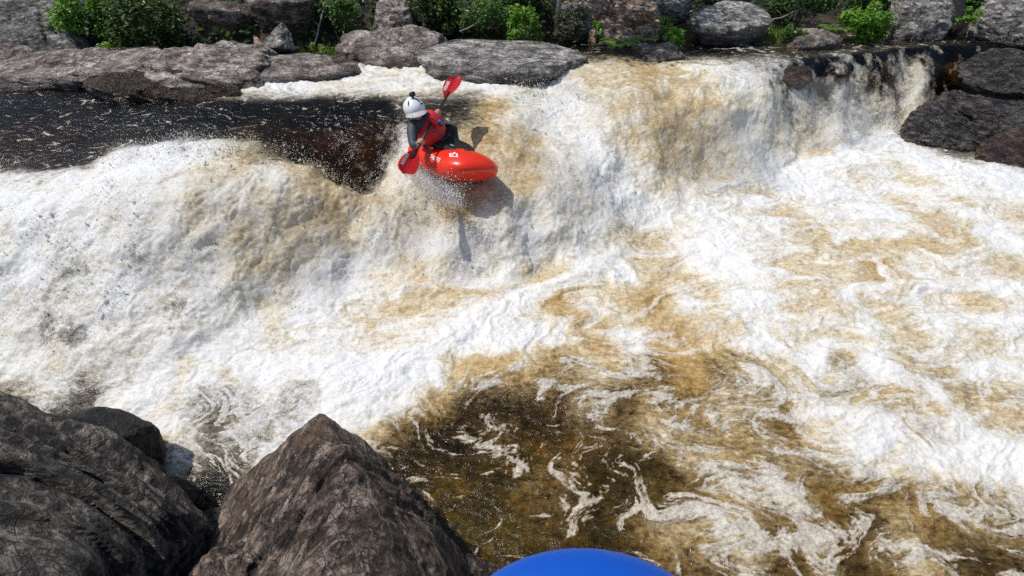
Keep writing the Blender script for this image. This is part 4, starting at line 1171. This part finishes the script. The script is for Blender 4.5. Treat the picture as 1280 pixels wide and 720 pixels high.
# life vest: lofted torso shell around the spine
def loft(name, ctr, rx, ry, mat, n=28, ex=2.6):
    bm = bmesh.new(); R = []
    for k, (c_, a_, b_) in enumerate(zip(ctr, rx, ry)):
        d0 = (ctr[min(k + 1, len(ctr) - 1)] - ctr[max(k - 1, 0)]).normalized()
        sx_ = (side - d0 * side.dot(d0)).normalized(); sy_ = d0.cross(sx_)
        ring = []
        for q in range(n):
            th = 2 * math.pi * q / n; cx, sy2 = math.cos(th), math.sin(th)
            ring.append(bm.verts.new(c_ + sx_ * a_ * math.copysign(abs(cx) ** (2 / ex), cx) + sy_ * b_ * math.copysign(abs(sy2) ** (2 / ex), sy2)))
        R.append(ring)
    for a_, b_ in zip(R, R[1:]):
        for q in range(n): bm.faces.new((a_[q], a_[(q + 1) % n], b_[(q + 1) % n], b_[q]))
    bm.faces.new(R[0][::-1]); bm.faces.new(R[-1])
    return bm_obj(name, bm, mat, person)
c0, c1, c2, c3 = J['belly'], J['chest'], J['collar'], J['neck']
loft('life_vest', [c0, c0.lerp(c1, .5), c1, c2, c2.lerp(c3, .6)], [.17, .19, .2, .175, .11], [.16, .17, .175, .14, .095], M_VEST)
# chest panel, straps, tabs
vfront = (fwd - (c2 - c0).normalized() * fwd.dot((c2 - c0).normalized())).normalized()
vup = (c2 - c0).normalized(); vs_ = vup.cross(vfront).normalized()
def pad(name, cx, cy, w, h, off, mat, th=.025, rot=0):
    bm = bmesh.new()
    o = c1 + vfront * off + vs_ * cx + vup * cy
    bmesh.ops.create_cube(bm, size=1)
    bmesh.ops.bevel(bm, geom=bm.edges[:], offset=.18, segments=3, affect='EDGES')
    cr, sr = math.cos(rot), math.sin(rot)
    for v_ in bm.verts:
        a_, b_ = v_.co.x * w, v_.co.z * h
        a_, b_ = a_ * cr - b_ * sr, a_ * sr + b_ * cr
        v_.co = o + vs_ * a_ + vup * b_ + vfront * (v_.co.y * th - abs(v_.co.x) * .03)
    return bm_obj(name, bm, mat, person)
pad('chest_panel', .0, -.01, .2, .22, .165, M_VEST2, .035)
pad('shoulder_strap', .12, .11, .06, .15, .12, M_VEST, .04)
pad('shoulder_strap', -.12, .11, .06, .15, .12, M_VEST, .04)
pad('waist_strap', 0, -.15, .36, .035, .15, M_BLKP, .03)
pad('blue_patch', .17, .02, .035, .09, .10, M_BLUEF, .03)
pad('blue_patch', -.16, -.1, .035, .05, .12, M_BLUEF, .03)
pad('yellow_tab', -.1, -.13, .03, .045, .175, M_YEL, .02)
# helmet with peak
hel = None
bm = bmesh.new(); e = bmesh.ops.create_uvsphere(bm, u_segments=36, v_segments=24, radius=1)['verts']
cut = [v_ for v_ in e if v_.co.z < -.28 and not (v_.co.y < .1 and v_.co.z > -.75)]
bmesh.ops.delete(bm, geom=cut, context='VERTS')
for v_ in bm.verts:
    X, Y, Z = v_.co
    v_.co = H(.106 * X, .138 * Y - .01, .034 + .113 * Z + (.03 * (-Y) * (Z < 0)))
bmesh.ops.solidify(bm, geom=bm.faces[:], thickness=.006)
hel = bm_obj('helmet', bm, M_HELM, person)
bm = bmesh.new(); ga = []
for rr, dz_ in ((1.0, 0), (1.25, -.012), (1.6, -.034)):
    row = []
    for k in range(17):
        th = math.pi * (k / 16) * .86 + math.pi * .07
        row.append(bm.verts.new(H(.1 * math.cos(th) * (1 + (rr - 1) * .35), .125 * math.sin(th) * rr, .018 + dz_ + .018 * math.sin(th))))
    ga.append(row)
for a_, b_ in zip(ga, ga[1:]):
    for k in range(16): bm.faces.new((a_[k], a_[k + 1], b_[k + 1], b_[k]))
bmesh.ops.solidify(bm, geom=bm.faces[:], thickness=.005)
bm_obj('peak', bm, M_HELM, hel)
for k_, (a0_, z0_) in enumerate(((.3, .5), (-.35, .35))):    # dark swoosh prints on the shell
    bm = bmesh.new(); P = []
    for k in range(7):
        th = 2.5 + .1 * k + a0_; zc = z0_ + .05 * math.sin(k * .9)
        rr = math.sqrt(max(0, 1 - zc * zc)); P.append(H(.107 * math.cos(th) * rr, .139 * math.sin(th) * rr - .01, .034 + .114 * zc))
    tube(bm, P, [.002, .006, .009, .009, .008, .005, .002], 6); bm_obj('print', bm, M_BLKP, hel)
for s in (-1, 1):    # vents
    for q in (0, 1):
        bm = bmesh.new()
        a0 = [(s * (.035 + .0 * q), -.02 + q * .05, .0)]
        P = []
        for k in range(5):
            th = .55 + k * .13; ph = (.5 + .35 * q)
            X = s * math.sin(th) * math.cos(ph) ; Y = math.sin(th) * math.sin(ph) * (1 if q else -1); Z = math.cos(th)
            P.append(H(.107 * X, .131 * Y - .006, .034 + .116 * Z))
        tube(bm, P, [.003, .007, .008, .007, .003], 6); bm_obj('vent', bm, M_BLKP, hel)
bm = bmesh.new(); bmesh.ops.create_cube(bm, size=1); bmesh.ops.bevel(bm, geom=bm.edges[:], offset=.15, segments=2, affect='EDGES')
for v_ in bm.verts: v_.co = H(-.02 + v_.co.x * .06, .03 + v_.co.y * .035, .178 + v_.co.z * .045)
ac = bm_obj('action_camera', bm, M_BLKP, hel)
bm = bmesh.new(); tube(bm, [H(-.02, .02, .13), H(-.02, .025, .165)], [.014, .012], 8); bm_obj('camera_mount', bm, M_BLKP, hel)
bm = bmesh.new()
tube(bm, [H(.1, 0, .0), H(.085, .02, -.07), H(.03, .06, -.118), H(-.03, .06, -.118), H(-.085, .02, -.07), H(-.1, 0, .0)], [.008] * 6, 6)
bm_obj('chin_strap', bm, M_BLKP, hel)

# ------------------------------------------------------------------ paddle
P_RED = plastic('red_blade_plastic', (.75, .03, .035), .3)
paddle = empty('paddle', tuple(PL.lerp(PU, .5)), 'double bladed kayak paddle with red blades held by the kayaker', 'paddle')
pc = PL.lerp(PU, .5)
bm = bmesh.new(); Lp = (PU - PL).length
tube(bm, [pdir * (-Lp / 2 + .3), pdir * 0, pdir * (Lp / 2 - .3)], [.015, .016, .015], 12); bm_obj('shaft', bm, M_BLKP, paddle)
def blade(end, facing, w=.105, Lb=.46):
    d = -pdir * end  # from tip to throat
    tip = pdir * (Lp / 2) * end
    n_ = Vector(facing); n_ = (n_ - d * n_.dot(d)).normalized(); s = d.cross(n_)
    bm = bmesh.new(); rows = []
    prof = [(0, .25), (.03, .62), (.1, .86), (.22, 1), (.4, .98), (.58, .84), (.75, .58), (.88, .3), (1, .16)]
    for t_, ww in prof:
        row = []
        for q in np.linspace(-1, 1, 9):
            asym = .12 * (1 - t_) * q * Lb * .35
            row.append(bm.verts.new(tip + d * (t_ * Lb + asym) + s * w * ww * q + n_ * (.02 * q * q - .012 * math.exp(-(q / .15) ** 2) + .03 * (1 - t_) ** 2)))
        rows.append(row)
    for a_, b_ in zip(rows, rows[1:]):
        for k in range(8): bm.faces.new((a_[k], a_[k + 1], b_[k + 1], b_[k]))
    bmesh.ops.solidify(bm, geom=bm.faces[:], thickness=.008)
    o = bm_obj('blade', bm, P_RED, paddle)
    bv = bvh_of([v_.co for v_ in o.data.vertices], [p.vertices for p in o.data.polygons])
    return o, bv, tip, d, n_, s
tocam = Vector((0, 0, CAMZ)) - pc
for end, fc in ((-1, (tocam.normalized() + Vector((.25, 0, .2)))), (1, (tocam.normalized() + Vector((-.35, 0, .1))))):
    o, bv, tip, d, n_, s = blade(end, fc)
    U = (d if (d.x > 0) else -d)
    Vv = n_.cross(U)
    O = tip + d * .2 + (s * (-.045 if s.x > 0 else .045))
    decal('lettering', 'WERNER', .052, o, M_WHITE, tuple(O), tuple(U), tuple(Vv), bv, off=.002)

# ------------------------------------------------------------------ spray
spot = fall * np.clip(Fo * .8 + .3, 0, 1) * sstep(.3, .7, m)
Yg = y
area = (.80 * y + 3.5) * (y + 3)
def pick(wt, n):
    cs_ = np.cumsum(wt.astype(np.float64)); return np.searchsorted(cs_, rng.random(n) * cs_[-1])
vis = ((np.abs(x) < .9 * y + 3.2) & (y > 2)).astype(np.float32)
clump = sstep(-.05, .4, fbm3(P3, 3.0, 3, 170))
wt = (spot * (.15 + clump) + .02 * m * Fo * sstep(.2, .6, cov)) * vis * area
def droplets(idx, spread, smin, smax, up=.0):
    n = len(idx)
    q = V[idx] + nn[idx] * (rng.exponential(1, (n, 1)) * spread) + rng.normal(size=(n, 3)) * spread * .35
    if up: q[:, 2] += rng.exponential(1, n) * up
    sz = smin + (smax - smin) * rng.random(n) ** 3
    return q, sz
O8 = np.array([(1, 0, 0), (-1, 0, 0), (0, 1, 0), (0, -1, 0), (0, 0, 1), (0, 0, -1)], float)
F8 = np.array([(0, 2, 4), (2, 1, 4), (1, 3, 4), (3, 0, 4), (2, 0, 5), (1, 2, 5), (3, 1, 5), (0, 3, 5)])
def drop_mesh(q, sz, name):
    n = len(q)
    el = rng.uniform(.7, 1.9, (n, 1, 3)) ** .8
    a = rng.uniform(0, 6.28, n)
    B_ = O8[None] * el * sz[:, None, None] * .7
    ca, sa = np.cos(a)[:, None], np.sin(a)[:, None]
    B_ = np.stack([B_[..., 0] * ca - B_[..., 2] * sa, B_[..., 1], B_[..., 0] * sa + B_[..., 2] * ca], -1)
    Vv = (q[:, None] + B_).reshape(-1, 3)
    Fc = (np.arange(n)[:, None, None] * 6 + F8[None]).reshape(-1, 3)
    return np_mesh(name, Vv, Fc, True)
qs = []; szs = []; ids = []
id_ = pick(wt, 14000); ids.append(id_); q, s_ = droplets(id_, .02, .0025, .008); qs.append(q); szs.append(s_)
# thrown higher off the crests and round the kayak
crest = np.exp(-((x + 3.4) / 1.3) ** 2 - ((y - 5.75) / .3) ** 2) * 1.2 + np.exp(-((x + .9) / .6) ** 2 - ((y - 5.5) / .3) ** 2) \
    + .8 * np.exp(-((x - .7) / .7) ** 2 - ((y - 7.9) / .3) ** 2) + .8 * np.exp(-((x - 6.9) / .5) ** 2 - ((y - 9.1) / .4) ** 2) + .25 * np.exp(-((x + 4.3) / .8) ** 2 - ((y - 4.3) / .6) ** 2)
id_ = pick(crest * vis * area * (.2 + clump) * sstep(.1, .4, aer + fall), 16000); ids.append(id_); q, s_ = droplets(id_, .045, .0025, .009, .03); qs.append(q); szs.append(s_)
# torn clots of water and hull spray
nk = 9000
al_ = rng.uniform(-.95, .95, nk); sd_ = rng.random(nk)
loc_ = np.stack([al_, -.30 - .1 * rng.random(nk) + .1 * np.abs(al_) ** 3, .02 + .06 * rng.exponential(1, nk) - .1], 1)
Mk = np.array(KM)
hp = loc_ @ Mk[:3, :3].T + Mk[:3, 3] + rng.normal(size=(nk, 3)) * .045
hp2 = np.stack([-.95 + .0 * al_ - .9 * sd_, -.36 * rng.random(nk) + .1, .05 + .22 * sd_], 1)
hp2 = hp2[:3000] @ Mk[:3, :3].T + Mk[:3, 3] + rng.normal(size=(3000, 3)) * .08
hp = np.vstack([hp, hp2]); qs.append(hp); szs.append(.0025 + .007 * rng.random(len(hp)) ** 3)
ids.append(np.full(len(hp), int(np.argmin((x + .6) ** 2 + (y - 5.2) ** 2))))
def clots(idx, spread, smin, smax, up):
    D, Fi = ico(2); n = len(idx)
    q = V[idx] + nn[idx] * (rng.exponential(1, (n, 1)) * spread) + rng.normal(size=(n, 3)) * spread * .5
    q[:, 2] += rng.exponential(1, n) * up
    sz = smin + (smax - smin) * rng.random(n) ** 2.2
    el = np.stack([rng.uniform(.5, 1.1, n), rng.uniform(.5, 1.1, n), rng.uniform(.9, 2.4, n)], 1)
    A = np.repeat(D[None], n, 0)
    A = A * (1 + .45 * pn3(A[..., 0] * 1.7 + np.arange(n)[:, None] * 3.1, A[..., 1] * 1.7, A[..., 2] * 1.7, 7))[..., None]
    A = A * el[:, None] * sz[:, None, None]
    th = rng.normal(size=n) * .6; ca, sa = np.cos(th)[:, None], np.sin(th)[:, None]
    A = np.stack([A[..., 0] * ca - A[..., 2] * sa, A[..., 1], A[..., 0] * sa + A[..., 2] * ca], -1)
    ph = rng.normal(size=n) * .6; ca, sa = np.cos(ph)[:, None], np.sin(ph)[:, None]
    A = np.stack([A[..., 0], A[..., 1] * ca - A[..., 2] * sa, A[..., 1] * sa + A[..., 2] * ca], -1)
    Vv = (q[:, None] + A).reshape(-1, 3)
    Fc = (np.arange(n)[:, None, None] * len(D) + Fi[None]).reshape(-1, 3)
    me = np_mesh('splash', Vv, Fc)
    a_ = me.attributes.new('tint', 'FLOAT', 'POINT'); a_.data.foreach_set('value', np.repeat((Tt * (1 - .5 * Fo))[idx], len(D)).astype(np.float32))
    return me
idc = np.concatenate([pick(wt * (.1 + clump), 200), pick(crest * vis * area * (.2 + clump) * sstep(.1, .4, aer + fall), 450)])
splash_me = clots(idc, .012, .005, .017, .008)
t = NT('white_spray'); sc_ = t.ramp(t.attr('tint').outputs['Fac'], [(0, (.93, .93, .93)), (.4, (.88, .82, .66)), (.8, (.62, .44, .2))]); b = t.bsdf(sc_, .25, .5); trn = t.n('ShaderNodeBsdfTranslucent'); t.l(sc_, trn.inputs[0])
mx = t.n('ShaderNodeMixShader'); mx.inputs[0].default_value = .25; t.l(b, mx.inputs[1]); t.l(trn.outputs[0], mx.inputs[2])
M_SPRAY = t.finish(mx.outputs[0])
tag(link('splash', splash_me, M_SPRAY), 'torn clots and strands of white water leaping off the falls', 'splash', kind='stuff')
sm = drop_mesh(np.concatenate(qs), np.concatenate(szs), 'spray')
at_ = sm.attributes.new('tint', 'FLOAT', 'POINT'); tv_ = (Tt * (1 - .5 * Fo))[np.concatenate(ids)]; tv_[-len(hp):] = .08; at_.data.foreach_set('value', np.repeat(tv_, 6).astype(np.float32))
tag(link('spray', sm, M_SPRAY), 'fine white spray thrown up along the crests and faces of the falls', 'spray', kind='stuff')

# pale haze volume added over the falls to soften shading and the kayak shadow
bm = bmesh.new()
for (cx, cy, cz, rx, ry, rz) in ((-3.3, 4.9, .55, 1.5, .9, .6), (-1.0, 5.15, .42, .95, .55, .5), (.45, 5.9, .4, .9, .8, .55), (2.6, 7.4, .45, 1.6, .8, .6), (5.2, 8.8, .45, 1.3, .6, .6)):
    e = bmesh.ops.create_icosphere(bm, subdivisions=4, radius=1)['verts']
    for v_ in e: v_.co = Vector((cx + v_.co.x * rx, cy + v_.co.y * ry, cz + v_.co.z * rz))
t = NT('added_haze_air'); pv = t.n('ShaderNodeVolumePrincipled'); pv.inputs['Color'].default_value = (.97, .96, .93, 1); pv.inputs['Density'].default_value = .28
pv.inputs['Anisotropy'].default_value = .2
t.l(pv.outputs[0], t.out.inputs['Volume'])
tag(bm_obj('added_haze', bm, t.m), 'thin pale haze added over the foot of the falls to soften shadows', 'added_haze', kind='stuff')

# ------------------------------------------------------------------ light
SUN = Vector((-.47, .05, .87)).normalized()
sd = bpy.data.lights.new('sun', 'SUN'); sd.energy = 4.2; sd.angle = math.radians(.53); sd.color = (1, .965, .91)
so = bpy.data.objects.new('sun', sd); COL.objects.link(so); so.location = (-5, 6, 14)
so.rotation_euler = SUN.to_track_quat('Z', 'Y').to_euler()
w = bpy.data.worlds.new('World'); S.world = w; w.use_nodes = True
nt = w.node_tree; bg = nt.nodes['Background']
sky = nt.nodes.new('ShaderNodeTexSky'); sky.sky_type = 'NISHITA'; sky.sun_disc = False
sky.sun_elevation = math.asin(SUN.z); sky.sun_rotation = math.atan2(SUN.x, SUN.y)
nt.links.new(sky.outputs[0], bg.inputs[0]); bg.inputs[1].default_value = .13

S.view_settings.view_transform = 'Standard'; S.view_settings.look = 'None'; S.view_settings.exposure = -0.27; S.view_settings.gamma = 1
S.cycles.max_bounces = 5; S.cycles.volume_bounces = 0; S.cycles.diffuse_bounces = 2; S.cycles.transparent_max_bounces = 10
S.cycles.use_denoising = False; S.cycles.use_adaptive_sampling = False; S.cycles.sample_clamp_indirect = 4; S.cycles.sample_clamp_direct = 6
S.cycles.caustics_reflective = False; S.cycles.caustics_refractive = False
